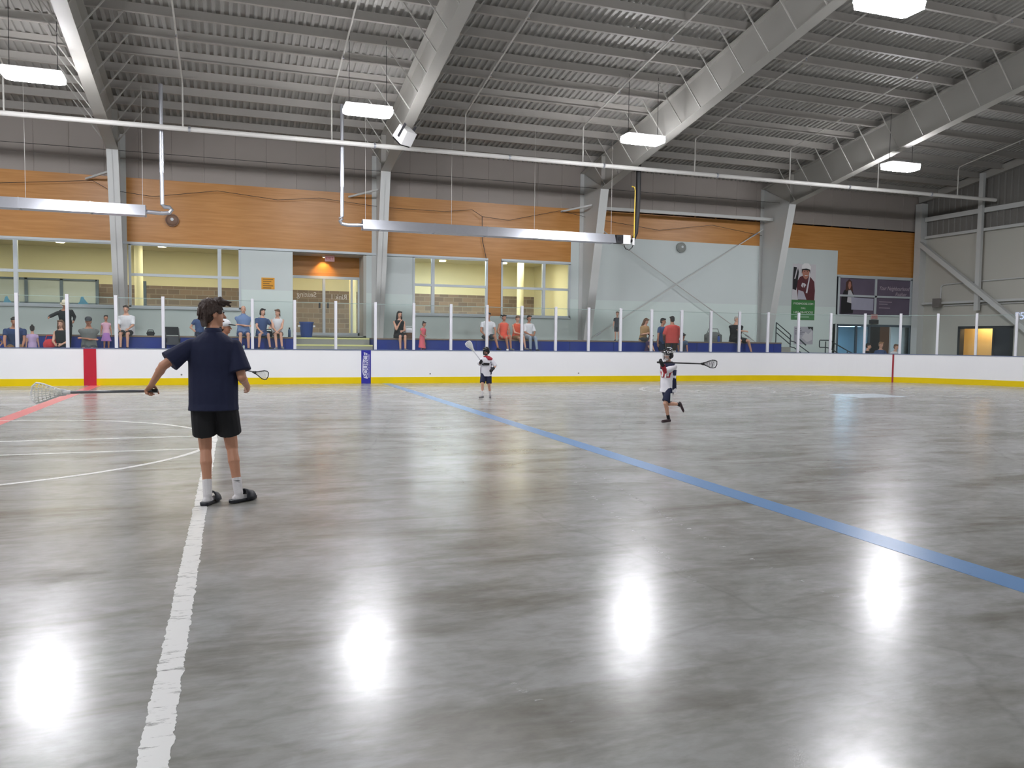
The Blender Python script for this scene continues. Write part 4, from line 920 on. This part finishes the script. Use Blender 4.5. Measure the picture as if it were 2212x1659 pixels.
# spectators, from the left edge of the benches
person('person in a dark blue polo leaning forward on the far left lower step', seat1(-5.95), .1, 1.84, 'sit', .3, hands=((-.2, -.42, .0), (.2, -.42, .0)), skin=SKIN2, hair=('short', H_dark), top=c_dkblue, bottom=('shorts', c_khaki), shoes=SH_d, wide=1.28)
person('person in pink and navy half cut off by the left edge', seat1(-6.5, 26.75), .2, 1.15, 'sit', .25, skin=SKIN, hair=('long', H_dark), top=c_purple, bottom=('shorts', c_palepink), shoes=SH_w, child=.8)
person('small person in a lilac dress with hair in a bun, standing with back turned', (-5.38, 26.05, AISLE), PI+.2, 1.13, 'stand', .05, skin=SKIN, hair=('bun', H_dark), top=c_lilac, sleeve=.35, bottom=('skirt', c_lilac), shoes=SH_w, child=.7)
person('person in a black jacket and cream hat stretching one arm to the side', (-4.7, 27.0, TIER1), .5, 1.5, 'stand', .35, side=-.15, look=-.3, hands=((-.62, -.28, .22), (.2, -.2, .12)), skin=SKIN2, hair=('short', H_dark), hat=('sun', c_cream, c_cream), top=c_black, sleeve=1.9, bottom=('pants', c_black), shoes=SH_d, wide=1.25)
person('person in a black top with long brown hair seated below the cream hat', seat1(-4.75, 26.7), -.1, 1.68, 'sit', .12, look=-.1, hands=((-.1, -.34, .1), (.1, -.34, .1)), skin=SKIN, hair=('long', H_mid), top=c_black, sleeve=0, bottom=('pants', c_navy), shoes=SH_d)
person('person with dark cap and grey shirt sitting with folded arms', seat1(-4.04, 26.75), .05, 1.84, 'sit', .08, hands=FOLD, skin=SKIN2, hair=('short', H_dark), hat=('cap', c_char, c_char), top=c_grey, bottom=('shorts', c_char), shoes=SH_w, wide=1.2)
person('small person in a pink and purple dress standing on the lower step', (-3.63, 27.15, TIER1), .25, 1.04, 'stand', 0, skin=SKIN2, hair=('short', H_dark), top=c_palepink, sleeve=.3, bottom=('skirt', cloth('pinkish purple cloth', (170, 120, 186))), shoes=SH_d, child=.8)
person('person in a loose white top sitting with hands on knees', seat2(-3.1), -.1, 1.72, 'sit', .15, hands=KNEES, skin=SKIN, hair=('short', H_brown), top=c_white, sleeve=.95, bottom=('shorts', c_black), shoes=SH_d, wide=1.15, boxy=1.8)
person('pale haired person mostly hidden behind the navy polo shirt', seat2(-.98), .1, 1.5, 'sit', .1, skin=SKIN, hair=('bob', H_grey), top=c_mid, bottom=('pants', c_navy), shoes=SH_d)
person('bald person in a light blue polo sitting with folded arms', seat2(.36), .05, 1.84, 'sit', .02, hands=FOLD, feet=HANG, skin=SKIN, hair=('bald', H_grey), top=c_ltblue, bottom=('shorts', c_mid), shoes=SH_d, wide=1.15, collar=True)
person('person with short dark hair in a blue dress and crossed legs', seat2(.92), .15, 1.7, 'sit', .08, look=.3, side=.05, hands=((-.1, -.36, .08), (.26, -.26, .2)), feet=((-.16, -.42, -.46), (.2, -.44, -.45)), skin=SKIN, hair=('bob', H_dark), top=c_mid, bottom=('skirt', c_mid), shoes=SH_d, wide=1.05)
person('fair haired person in a white vest and brown shorts, ankles crossed', seat2(1.44), -.1, 1.7, 'sit', .2, look=-.5, hands=TOG, feet=((-.02, -.46, -.45), (.16, -.48, -.42)), skin=SKIN, hair=('tail', H_mid), top=c_white, sleeve=0, bottom=('shorts', c_brown), shoes=SH_g)
person('person with long curly dark hair in a black dress, hand at chin', seat2(5.5), .12, 1.74, 'sit', .12, look=.1, hands=((-.04, -.24, .42), (.04, -.3, .14)), feet=((-.08, -.44, -.46), (.1, -.44, -.46)), skin=SKIN, hair=('long', H_dark), top=c_black, sleeve=0, bottom=('skirt', c_black), shoes=SH_g)
person('small person in a long pink dress standing on the step beside the white bag', (6.22, 27.1, TIER1), .6, 1.02, 'stand', .1, side=.1, hands=((-.1, -.26, .05), (.12, -.22, .1)), skin=SKIN2, hair=('bun', H_dark), top=c_pink, sleeve=.4, bottom=('gown', c_pink), shoes=SH_w, child=.7)
person('person in a white T-shirt and dark shorts seated behind a glass post', seat2(8.75), -.05, 1.78, 'sit', .15, hands=((-.2, -.34, .06), (.2, -.36, .06)), feet=((-.1, -.4, -.46), (.26, -.5, -.4)), skin=SKIN2, hair=('short', H_dark), top=c_white, bottom=('shorts', c_char), shoes=SH_d, wide=1.15)
person('person in a coral vest top seated with legs together', seat2(9.36), .05, 1.66, 'sit', .1, hands=((-.2, -.24, .02), (.1, -.34, .06)), feet=((.02, -.44, -.46), (.14, -.46, -.43)), skin=SKIN2, hair=('short', H_dark), top=c_coral, sleeve=0, bottom=('skirt', c_coral), shoes=SH_g)
person('fair haired youngster in an orange tank top and khaki shorts', seat2(9.86), .1, 1.6, 'sit', .18, nod=.1, hands=((.04, -.3, .12), (.1, -.32, .1)), feet=((.05, -.46, -.46), (.18, -.5, -.42)), skin=SKIN, hair=('short', H_mid), top=c_orange, sleeve=0, bottom=('shorts', c_khaki), shoes=SH_g, child=.2)
person('dark haired person in a white shirt and pale jeans', seat2(10.34), .0, 1.64, 'sit', .1, look=.2, hands=((-.06, -.32, .1), (.12, -.34, .1)), feet=((-.06, -.42, -.46), (.2, -.44, -.46)), skin=SKIN2, hair=('short', H_dark), top=c_white, sleeve=.9, bottom=('pants', c_jean), shoes=SH_d, child=.1)
person('fair haired child in dark grey standing on the upper bench', (14.15, 27.95, TIER2), -.5, 1.08, 'stand', 0, skin=SKIN, hair=('short', H_mid), top=c_char, bottom=('shorts', c_char), shoes=SH_d, child=.8)
person('person with very long light brown hair looking down at a phone', seat2(15.1), .25, 1.66, 'sit', .25, nod=.25, look=.15, hands=((-.02, -.3, .2), (.06, -.3, .2)), skin=SKIN, hair=('long', H_mid), top=c_tan, sleeve=.9, bottom=('pants', c_char), shoes=SH_g)
person('child in a purple T-shirt sitting on the lower step in front of long hair', seat1(14.85, 26.8), .3, 1.34, 'sit', .3, nod=.1, hands=((.02, -.34, -.02), (.14, -.38, -.02)), skin=SKIN, hair=('short', H_brown), top=c_purple, bottom=('shorts', c_purple), shoes=SH_w, child=.5)
person('person in a blue shirt standing half hidden behind the salmon shirt', (15.1, 26.25, AISLE), .5, 1.78, 'stand', .12, skin=SKIN2, hair=('short', H_dark), top=c_mid, bottom=('shorts', c_navy), shoes=SH_d, look=.2)
person('person in a salmon shirt standing with back turned behind the glass', (15.3, 25.75, AISLE), PI-.15, 1.84, 'stand', .05, hands=((-.22, -.16, .02), (.24, -.2, .06)), skin=SKIN2, hair=('short', H_dark), top=c_salmon, sleeve=.95, bottom=('shorts', c_brown), shoes=SH_d, wide=1.22, boxy=1.6)
person('child in slate blue bending forward on the lower step right of the salmon shirt', seat1(16.3, 26.75), -.3, 1.5, 'sit', .35, look=.5, nod=.3, hands=((-.2, -.36, -.1), (.2, -.36, -.1)), skin=SKIN2, hair=('short', H_dark), top=cloth('slate blue cloth', (80, 98, 122)), bottom=('shorts', c_char), shoes=SH_w, child=.3, wide=1.1)
person('large grey haired person in black with folded arms and legs wide', seat2(19.35), .05, 1.9, 'sit', .05, hands=((.15, -.3, .3), (-.1, -.32, .32)), feet=((-.1, -.34, -.46), (.42, -.4, -.46)), skin=SKIN, hair=('short', H_grey), top=c_black, bottom=('shorts', c_black), shoes=SH_g, wide=1.5)
ob = MB().box(26.5, 29.6, 26.9, 27.3, .4, .46).build('low_bench', M_benchtop)
for x in (26.7, 28.05, 29.4): MB().box(x-.04, x+.04, 26.95, 27.25, 0.0, .4).build('leg', M_dark, ob)
tag(ob, 'low bench in front of the right doorway carrying three people', 'bench')
def at27(px): return at(px, 740, Y=27.1).x
person('person in a black T-shirt with dark hair sitting by the right doorway', (at27(1874)-.1, 27.1, .46), .5, 1.82, 'sit', .15, look=.3, hands=((.0, -.32, .16), (.12, -.38, .2)), skin=SKIN, hair=('short', H_dark), top=c_black, bottom=('pants', c_black), shoes=SH_d)
person('fair haired person in a blue shirt sitting by the right doorway', (at27(1898)+.12, 27.12, .46), -.2, 1.92, 'sit', .05, skin=SKIN, hair=('short', H_fair), top=c_mid, bottom=('pants', c_navy), shoes=SH_d)
person('person in a white shirt and maroon shorts sitting at the right end', (at27(1932), 27.1, .46), .1, 1.76, 'sit', .12, skin=SKIN, hair=('short', H_mid), top=c_white, bottom=('shorts', cloth('maroon cloth', (96, 40, 50))), shoes=SH_d, wide=1.1)
# ------------------------------------------------------------------ lacrosse gear
M_shaftb = mat('black stick shaft', (28, 28, 32), .35); M_shaftw = mat('pale stick shaft', (205, 205, 212), .35); M_shaftg = mat('grey stick shaft', (110, 112, 116), .35, .3)
M_net = mat('white netting', (220, 220, 214), .8); M_netd = mat('dark netting', (60, 60, 62), .8)
def stick(label, p0, p1, side, m_shaft, m_head, m_net, hl=.26, hw=.085, solid=False):
    p0, p1 = V(p0), V(p1); d = (p1-p0).normalized(); l = V(side); l = (l-d*l.dot(d)).normalized(); n = d.cross(l); L = (p1-p0).length
    t = thing('lacrosse_stick', label, 'lacrosse stick', p0, 0, 'lacrosse sticks')
    def q(a, b, c): return d*a+l*b+n*c
    MB().tube([q(0, 0, 0), q(L-hl+.03, 0, 0)], .0125, 8).build('shaft', m_shaft, t, smooth=True); MB().cyl(q(-.015, 0, 0), q(.03, 0, 0), .017).build('butt_cap', M_black, t)
    h0 = L-hl; out = [(0, .018, 0), (.05, .024, -.008), (.1, .045, -.014), (.17, .075, -.012), (.22, hw, -.004), (.25, .06, .008), (.262, .0, .014)]
    k = hl/.262
    up_ = [q(h0+a*k, b, c) for a, b, c in out]; dn_ = [q(h0+a*k, -b, c) for a, b, c in out[::-1][1:]]
    b = MB(); b.tube(up_+dn_, .0085, 8); b.cap(q(h0-.02, 0, 0), q(h0+.02, 0, 0), .02, .02); b.build('head_frame', m_head, t, smooth=True)
    b = MB()
    def wd(a): 
        for (a0, b0, _), (a1, b1, _) in zip(out, out[1:]):
            if a <= a1: return b0+(b1-b0)*(a-a0)/(a1-a0)
        return 0
    r = .0035 if not solid else .007
    for i in range(1, 8):
        a = .02+.23*i/8; w_ = wd(a); b.tube([q(h0+a*k, w_*u, -.02-.045*(1-u*u)*math.sin(PI*a/.26)) for u in (-1, -.6, -.2, .2, .6, 1)], r, 5)
    for j in (-.75, -.45, -.15, .15, .45, .75):
        b.tube([q(h0+a*k, wd(a)*j, -.02-.045*(1-j*j)*math.sin(PI*a/.26)) for a in (.03, .08, .13, .18, .22, .25)], r, 5)
    b.build('net', m_net, t); b = MB()
    for j in (-.3, .3): b.tube([q(h0+.2*k, hw*j, -.03), q(h0+.2*k, hw*j*.9, -.03)+V((0, 0, -.07))], .003, 5)
    b.build('net_string', m_net, t); return t
def helmet(f, m, m_cage, text_s=None):
    t, hd, hs, RH, hr, hf, hu = (f[k] for k in ('t', 'hd', 'hs', 'RH', 'hr', 'hf', 'hu'))
    A = MB(); A.ell(hd(0, .015, .045), (.102*hs, .122*hs, .1*hs), RH); A.ell(hd(0, .04, -.03), (.1*hs, .09*hs, .08*hs), RH)
    for sx in (-1, 1): A.cap(hd(sx*.088, .0, .02), hd(sx*.086, -.02, -.075), .03*hs, .026*hs)
    hm = A.build('helmet_shell', m, t, voxel=.009, sm=2)
    A = MB(); A.ell(hd(0, -.115, .06), (.08*hs, .045*hs, .012*hs), RH @ rotv(.2, 0, 0)); A.build('visor', m, hm, smooth=True)
    A = MB()
    for z, rr in ((.02, .128), (-.015, .14), (-.05, .142), (-.085, .13)):
        A.tube([hd(.098*math.sin(a), -.03-(rr-.03)*math.cos(a), z) for a in [-1.35+2.7*i/10 for i in range(11)]], .0045*hs, 6)
    for x in (-.035, .035): A.tube([hd(x, -.115, .05), hd(x, -.128, -.01), hd(x, -.13, -.05), hd(x*.8, -.115, -.1)], .0045*hs, 6)
    A.build('face_cage', m_cage, hm)
    A = MB(); A.cap(hd(-.05, -.075, -.105), hd(.05, -.075, -.105), .024*hs, .024*hs); A.build('chin_guard', m_cage, hm, smooth=True)
    A = MB(); A.ell(hd(.03, .06, .135), (.022*hs, .05*hs, .012*hs), RH @ rotv(-.35, .3, 0)); A.ell(hd(-.03, .06, .135), (.022*hs, .05*hs, .012*hs), RH @ rotv(-.35, -.3, 0)); A.build('white_stripe', M_white, hm, smooth=True)
    if text_s:
        o = text('lettering', text_s, .062*hs, M_white, (0, 0, 0), (0, 0, 0), hm, .004)
        mm = Matrix((-hf, hu, hr)).transposed().to_4x4(); mm = mm @ Matrix.Rotation(-.22, 4, 'X'); mm.translation = hd(.107, .0, .055); o.matrix_local = mm
    return hm
def glove(f, i, m, cuffm, grip):
    w, e, s = f['wr'][i], f['el'][i], f['s']; d = (w-e).normalized(); g = V(grip)
    A = MB(); A.cap(w-d*.06*s, w+d*.01*s, .05*s, .046*s); A.cap(w+d*.0*s, w+d*.1*s, .05*s, .045*s, flat=.75, side=g)
    A.build('glove', m, f['t'], voxel=.009, sm=2)
    A = MB()
    for k in range(4):
        o = d*(.035+.025*k)*s; c = w+o; u, v, _ = orient(g); A.tube([c+(u*math.cos(a)+v*math.sin(a))*.045*s for a in [k*.1+2*PI*q/9 for q in range(8)]], .0145*s, 7)
    A.build('glove_fingers', m, f['t'], smooth=True); A = MB(); A.cyl(w-d*.1*s, w-d*.05*s, .052*s, .056*s, 14); A.build('glove_cuff', cuffm, f['t'], smooth=False)

# ------------------------------------------------------------------ the coach in the foreground, seen from behind
PI_ = PI
c0 = (-.155, 7.43, 0)
co = person('tall person in a navy polo and black shorts seen from behind, stretching out a stick', c0, PI, 1.775, 'stand', .02, look=-1.12, nod=-.02,
    hands_w=((.125, 7.60, 1.035), (-.655, 7.52, 1.062)), feet_w=((.045, 7.46, .085), (-.212, 7.43, .085)), skin=mat('coach skin', (196, 142, 114), .5, var=.06, scale=10), hair=('tousled', H_brown), top=mat('navy polo cloth', (26, 32, 62), .85, var=.12, scale=5, bump=1.0, bscale=9), sleeve=.8, slvwide=1.55, bottom=('shorts', c_black), boxy=1.65,
    voxel=.0065, detail=True, curl=(.55, 1.25), palms=((.9, -.2, .1), (-.1, -.1, -1)), toe=(-.85, -.4), armpole=((.1, 1, 0), (.5, .6, -.2)), group=None, collar=True, socks=(mat('white ribbed sock', (226, 222, 224), .85, var=.05, scale=60, bump=.4, bscale=120), .12), hemdrop=.0, shortlen=.72, shortw=1.2, legpole=((0, -1, 0), (0, -1, 0)))
M_slide = mat('black rubber slide', (32, 34, 42), .45)
for i, ta in ((0, -.85), (1, -.4)):
    a = co['an'][i]; s = co['s']; fd = V((math.sin(ta), -math.cos(ta), 0)); sd = fd.cross(V((0, 0, 1))); c = V((a.x, a.y, 0))-fd*.045*s
    A = MB(); secs = []
    for q, wd_, zt in ((-.045, .022, .03), (-.03, .036, .034), (.02, .04, .034), (.09, .044, .03), (.15, .048, .028), (.2, .044, .03), (.235, .026, .036)):
        p = c+fd*q*s; secs.append([A.b.verts.new(p+sd*(x*wd_*s)+V((0, 0, z))) for x, z in ((-1, .004), (1, .004), (1.04, zt), (-1.04, zt))])
    A.skin(secs); o = A.build('slide_sole', M_slide, co['t'], bevel=.006)
    A = MB(); rings = []
    for k in range(11):
        th = PI*k/10; rr = []
        for q, g in ((.09, 0), (.2, 0), (.2, .009), (.09, .009)):
            hgt = (.088 if q < .1 else .062)+g; p = c+fd*(q+.02*math.sin(th)*(1 if q < .1 else -.2))*s; rr.append(A.b.verts.new(p+sd*(math.cos(th)*(.05+g)*s)+V((0, 0, .016+hgt*math.sin(th)*s))))
        rings.append(rr)
    A.skin(rings); A.build('slide_strap', M_slide, co['t'], smooth=True)
# small dark tick on the sock by the viewer
a = co['an'][0]; k = (co['kn'][0]-a).normalized()
A = MB(); p = a+k*.115+V((0, .048, 0)); A.prism([(-.03, .004), (-.012, -.004), (.03, .006), (-.012, .004)], 'Y', 0, .003); o = A.build('sock_mark', M_dark, co['t'], loc=p); o.rotation_euler = (0, 0, 0)
def world(f, p): return f['t'].location + rotv(0, 0, f['t'].rotation_euler.z) @ V(p)
w1, e1 = world(co, co['wr'][1]), world(co, co['el'][1]); dd = (w1-e1).normalized(); g = w1+dd*.082+V((0, 0, -.012)); 
tip = V((-1.6, g.y+.06, .985)); dirn = (tip-g).normalized()
stick('lacrosse stick held out to the side by the tall person in navy', g-dirn*.06, tip, (0, .15, 1), M_shaftg, M_white, M_net, .27, .085)

# ------------------------------------------------------------------ the two young players and the helper behind the coach
p2 = person('young player in white jersey and black helmet walking, stick across the shoulders', (7.45, 12.64, 0), -1.13, 1.33, 'stand', .03, look=-.15, nod=.05,
    hands_w=((7.62, 12.82, .86), (7.19, 12.42, 1.06)), feet_w=((7.74, 12.72, .315), (7.46, 12.62, .07)), skin=SKIN, hair=('short', H_brown), top=mat('white jersey', (226, 224, 230), .8, var=.04), sleeve=1.0, slvwide=1.3, bottom=('shorts', c_navy), boxy=2.0, hemdrop=.05, child=.3, voxel=.009, pelvis=(0, 0, .665), toe=((.25, .35, -.9), -.35), shoes=mat('dark maroon shoe', (58, 40, 46), .5), socks=(c_black, .09), group='lacrosse players on the floor', armpole=((.1, .9, -.4), (-.43, -.9, -.6)), nohands=(1, 1), detail=True, shortlen=.9, shortw=1.2)
helmet(p2, mat('black helmet', (20, 20, 26), .22), mat('white cage', (205, 205, 205), .4), 'CASCADE')
GB = mat('black glove', (30, 30, 34), .6, var=.2, scale=30, bump=.5); GR = mat('red cuff', (170, 36, 52), .6)
for i in (0, 1): glove(p2, i, GB, GR, (0, 1, 0) if i == 0 else (0, 1, 0))
def panels(f, band, ang=0):
    t, T, s, rt, fw, up = (f[k] for k in ('t', 'T', 's', 'rt', 'fw', 'up'))
    for sx in (-1, 1):
        A = MB(); A.loft([(T(sx*.165, 0, -.12), rt, fw, .036*s, .085*s), (T(sx*.165, 0, .06), rt, fw, .042*s, .08*s), (T(sx*.15, 0, .22), rt, fw, .05*s, .075*s), (T(sx*.16, 0, .38), rt, fw, .05*s, .085*s)], 14); A.build('side_panel', c_navy, t, smooth=True)
    if band:
        A = MB(); A.loft([(T(0, 0, .2), rt, fw, .183*s, .148*s), (T(0, 0, .34), rt, fw, .2*s, .158*s)], 22); A.build('chest_band', GR, t, smooth=True)
        for k, (x, z) in enumerate(((-.06, .29), (.03, .27), (.1, .3))):
            A = MB(); A.prism([(-.018, -.05), (.012, -.05), (.03, .05), (.0, .06)], 'Y', -.006, .006); o = A.build('band_mark', M_white, t, loc=T(x, -.158, z))
panels(p2, True)
A = MB(); A.loft([(p2['T'](0, .0, .40), p2['rt'], p2['fw'], .2*p2['s'], .172*p2['s']), (p2['T'](0, 0, .5), p2['rt'], p2['fw'], .205*p2['s'], .15*p2['s']), (p2['T'](0, 0, .575), p2['rt'], p2['fw'], .1*p2['s'], .095*p2['s'])], 18); A.build('shoulder_yoke', c_navy, p2['t'], smooth=True)
A = MB(); A.cap(p2['el'][1]+(p2['sh'][1]-p2['el'][1])*.3, p2['el'][1], .062*p2['s'], .06*p2['s']); A.cap(p2['el'][1], p2['el'][1]+(p2['wr'][1]-p2['el'][1])*.5, .06*p2['s'], .052*p2['s']); A.build('elbow_pad', GR, p2['t'], voxel=.01)
A = MB(); A.prism([(-.03, -.07), (.035, -.07), (.03, .07), (-.025, .07)], 'X', -.004, .004); A.build('shorts_mark', M_white, p2['t'], loc=p2['hp'][1]+(p2['kn'][1]-p2['hp'][1])*.62+V((.093, -.02, 0)))
wa, wb = world(p2, p2['wr'][1]), world(p2, p2['wr'][0]); wa = wa + (wa-world(p2, p2['el'][1])).normalized()*.05
dirn = (V((8.31, 12.42, 1.06))-wa).normalized()
stick('black lacrosse stick across the shoulders of the walking player', wa-dirn*.07, (8.31, 12.42, 1.06), (.1, -.3, .8), M_shaftb, M_black, M_netd, .3, .075)
p1 = person('young player in white jersey by the far boards holding a white stick up', (5.91, 18.72, 0), -.45, 1.22, 'stand', .0, look=-.35, nod=.1,
    hands_w=((5.70, 18.48, .9), (6.0, 18.5, .72)), feet_w=((5.8, 18.66, .07), (6.03, 18.74, .07)), skin=SKIN, hair=('short', H_brown), top=MATS['white jersey'], sleeve=1.1, slvwide=1.3, bottom=('shorts', c_navy), boxy=1.9, hemdrop=.04, child=.3, voxel=.009, shoes=SH_g, socks=(MATS['white ribbed sock'], .17), group='lacrosse players on the floor', armpole=((-.5, .3, -.9), (.6, .4, -.3)), nohands=(1, 1), toe=(-.5, .1), detail=True, shortlen=.9, shortw=1.2)
helmet(p1, MATS['black helmet'], M_dark)
for i in (0, 1): glove(p1, i, GB, GB, (0, 1, 0))
panels(p1, False)
A = MB(); A.prism([(-.09, -.03), (.09, -.035), (.1, .02), (-.1, .025)], 'Y', -.006, .006); A.build('chest_mark', c_black, p1['t'], loc=p1['T'](0, -.155, .3))
A = MB(); A.loft([(p1['T'](.05, .01, .43), p1['rt'], p1['fw'], .19*p1['s'], .15*p1['s']), (p1['T'](.045, .01, .5), p1['rt'], p1['fw'], .18*p1['s'], .142*p1['s']), (p1['T'](.01, 0, .575), p1['rt'], p1['fw'], .1*p1['s'], .095*p1['s'])], 18); A.build('shoulder_yoke', GR, p1['t'], smooth=True)
wa = world(p1, p1['wr'][0]); wa = wa + (wa-world(p1, p1['el'][0])).normalized()*.05; tip = V((5.35, 18.5, 1.385)); dirn = (tip-wa).normalized()
stick('white lacrosse stick raised by the player near the far boards', wa-dirn*.1, tip, (.7, 0, .7), M_shaftw, M_white, M_net, .27, .075, True)
hp_ = person('person with white cap and dark brim standing beyond the tall person in navy', (-.12, 15.0, 0), 1.0, 1.72, 'stand', .0, look=.2, hands_w=((.1, 14.9, .9), None), skin=SKIN2, hair=('short', H_dark), hat=('cap', c_white, c_black), top=c_navy, bottom=('shorts', c_black), shoes=SH_d, group=None, voxel=.009, curl=(1.2, .5))
stick('thin lacrosse stick with pale head sticking out right of the navy polo', (.02, 14.9, .93), (.61, 14.95, .755), (.2, 0, 1), M_shaftg, M_dark, M_net, .25, .08)

# ------------------------------------------------------------------ things left on the benches
def lathe(name, prof, m, t, n=18, loc=None): return MB().loft([((0, 0, z), (1, 0, 0), (0, 1, 0), r, r) for r, z in prof], n).build(name, m, t, smooth=True, loc=loc)
def bottle(label, loc, m, h=.26, r=.037, mc=None):
    t = thing('water_bottle', label, 'bottle', loc, 0, 'bottles on the benches'); lathe('body', [(r*.92, 0), (r, .01), (r, h*.7), (r*.6, h*.82), (r*.45, h*.84)], m, t); lathe('cap', [(r*.5, h*.83), (r*.52, h*.98), (r*.4, h)], mc or M_dark, t)
bottle('dark blue water bottle standing on the bench left of the stairs', (1.82, 27.7, TIER2), mat('dark blue plastic', (50, 76, 110), .35), .32, .045)
bottle('blue water bottle standing in front of the grey bag on the bench', (18.55, 27.62, TIER2), mat('bright blue plastic', (50, 84, 160), .3), .28, .05)
bottle('pale bottle on the lower step between the feet of the light blue polo', (.36, 27.1, TIER1), mat('pale bottle plastic', (170, 186, 184), .3), .24, .035)
bottle('pale bottle on the lower step beside the black folded chair', (-2.0, 27.0, TIER1), mat('clear pale plastic', (190, 198, 204), .3), .22, .035)
t = thing('paper_cup', 'white paper cup on the lower step near the coral top', 'cup', (9.3, 26.95, TIER1)); lathe('cup', [(.03, 0), (.043, .13), (.04, .13), (.028, .005)], M_white, t); lathe('lid', [(.045, .128), (.045, .14), (.035, .146)], M_white, t)
def bag(label, loc, m, sx, sy, sz, rz=0, m2=None, kind='bag'):
    t = thing('shoulder_bag', label, kind, loc, rz, 'bags on the benches'); A = MB(); A.ell((0, 0, sz*.48), (sx/2, sy/2, sz*.52)); A.box(-sx*.4, sx*.4, -sy*.4, sy*.4, .0, sz*.7); A.build('pouch', m, t, voxel=.012, sm=4)
    MB().tube([(-sx*.35, 0, sz*.8), (-sx*.25, 0, sz*1.25), (sx*.25, 0, sz*1.25), (sx*.35, 0, sz*.8)], .014).build('strap', m2 or m, t); return t
bag('small black bag on the bench beside the loose white top', (-2.45, 27.9, TIER2), c_black, .26, .16, .14)
bag('black bag on the bench between the blue dress and the white vest', (1.16, 28.0, TIER2), c_black, .34, .2, .2)
bag('white tote bag on top of the wicker basket beside the black dress', (5.93, 27.85, TIER2+.2), c_white, .4, .2, .18)
t = thing('wicker_basket', 'brown wicker basket under the white tote bag', 'basket', (5.93, 27.85, TIER2)); A = MB()
for z in range(6): A.tube([(.2*math.cos(a), .14*math.sin(a), .02+.032*z) for a in [2*PI*i/20 for i in range(21)]], .018, 6)
A.build('weave', mat('wicker', (104, 74, 54), .8, var=.3, scale=40), t); MB().box(-.15, .15, -.1, .1, 0, .02).build('base', MATS['wicker'], t)
bag('grey sports bag on the bench behind the blue bottle', (18.6, 28.1, TIER2), c_grey, .85, .35, .42)
bag('red bag on the lower step beside the lilac dress', (-5.05, 26.75, TIER1), cloth('red cloth', (196, 48, 58)), .42, .3, .36)
t = thing('folding_chair', 'black folded chair leaning on the upper bench behind the navy polo', 'chair', (-1.75, 27.25, TIER1), .3)
MB().bar((-.2, 0, .2), (-.2, .14, .72), .03, .03).build('leg', M_dark, t); MB().bar((.2, 0, .2), (.2, .14, .72), .03, .03).build('leg', M_dark, t); MB().bar((-.2, .1, 0), (-.2, -.02, .4), .03, .03).build('leg', M_dark, t); MB().bar((.2, .1, 0), (.2, -.02, .4), .03, .03).build('leg', M_dark, t)
A = MB(); A.prism([(.1, .5), (.115, .5), (.155, .76), (.14, .76)], 'X', -.2, .2); A.build('backrest', c_black, t); A = MB(); A.prism([(0, .2), (.02, .2), (.1, .46), (.08, .46)], 'X', -.19, .19); A.build('seat', c_char, t)
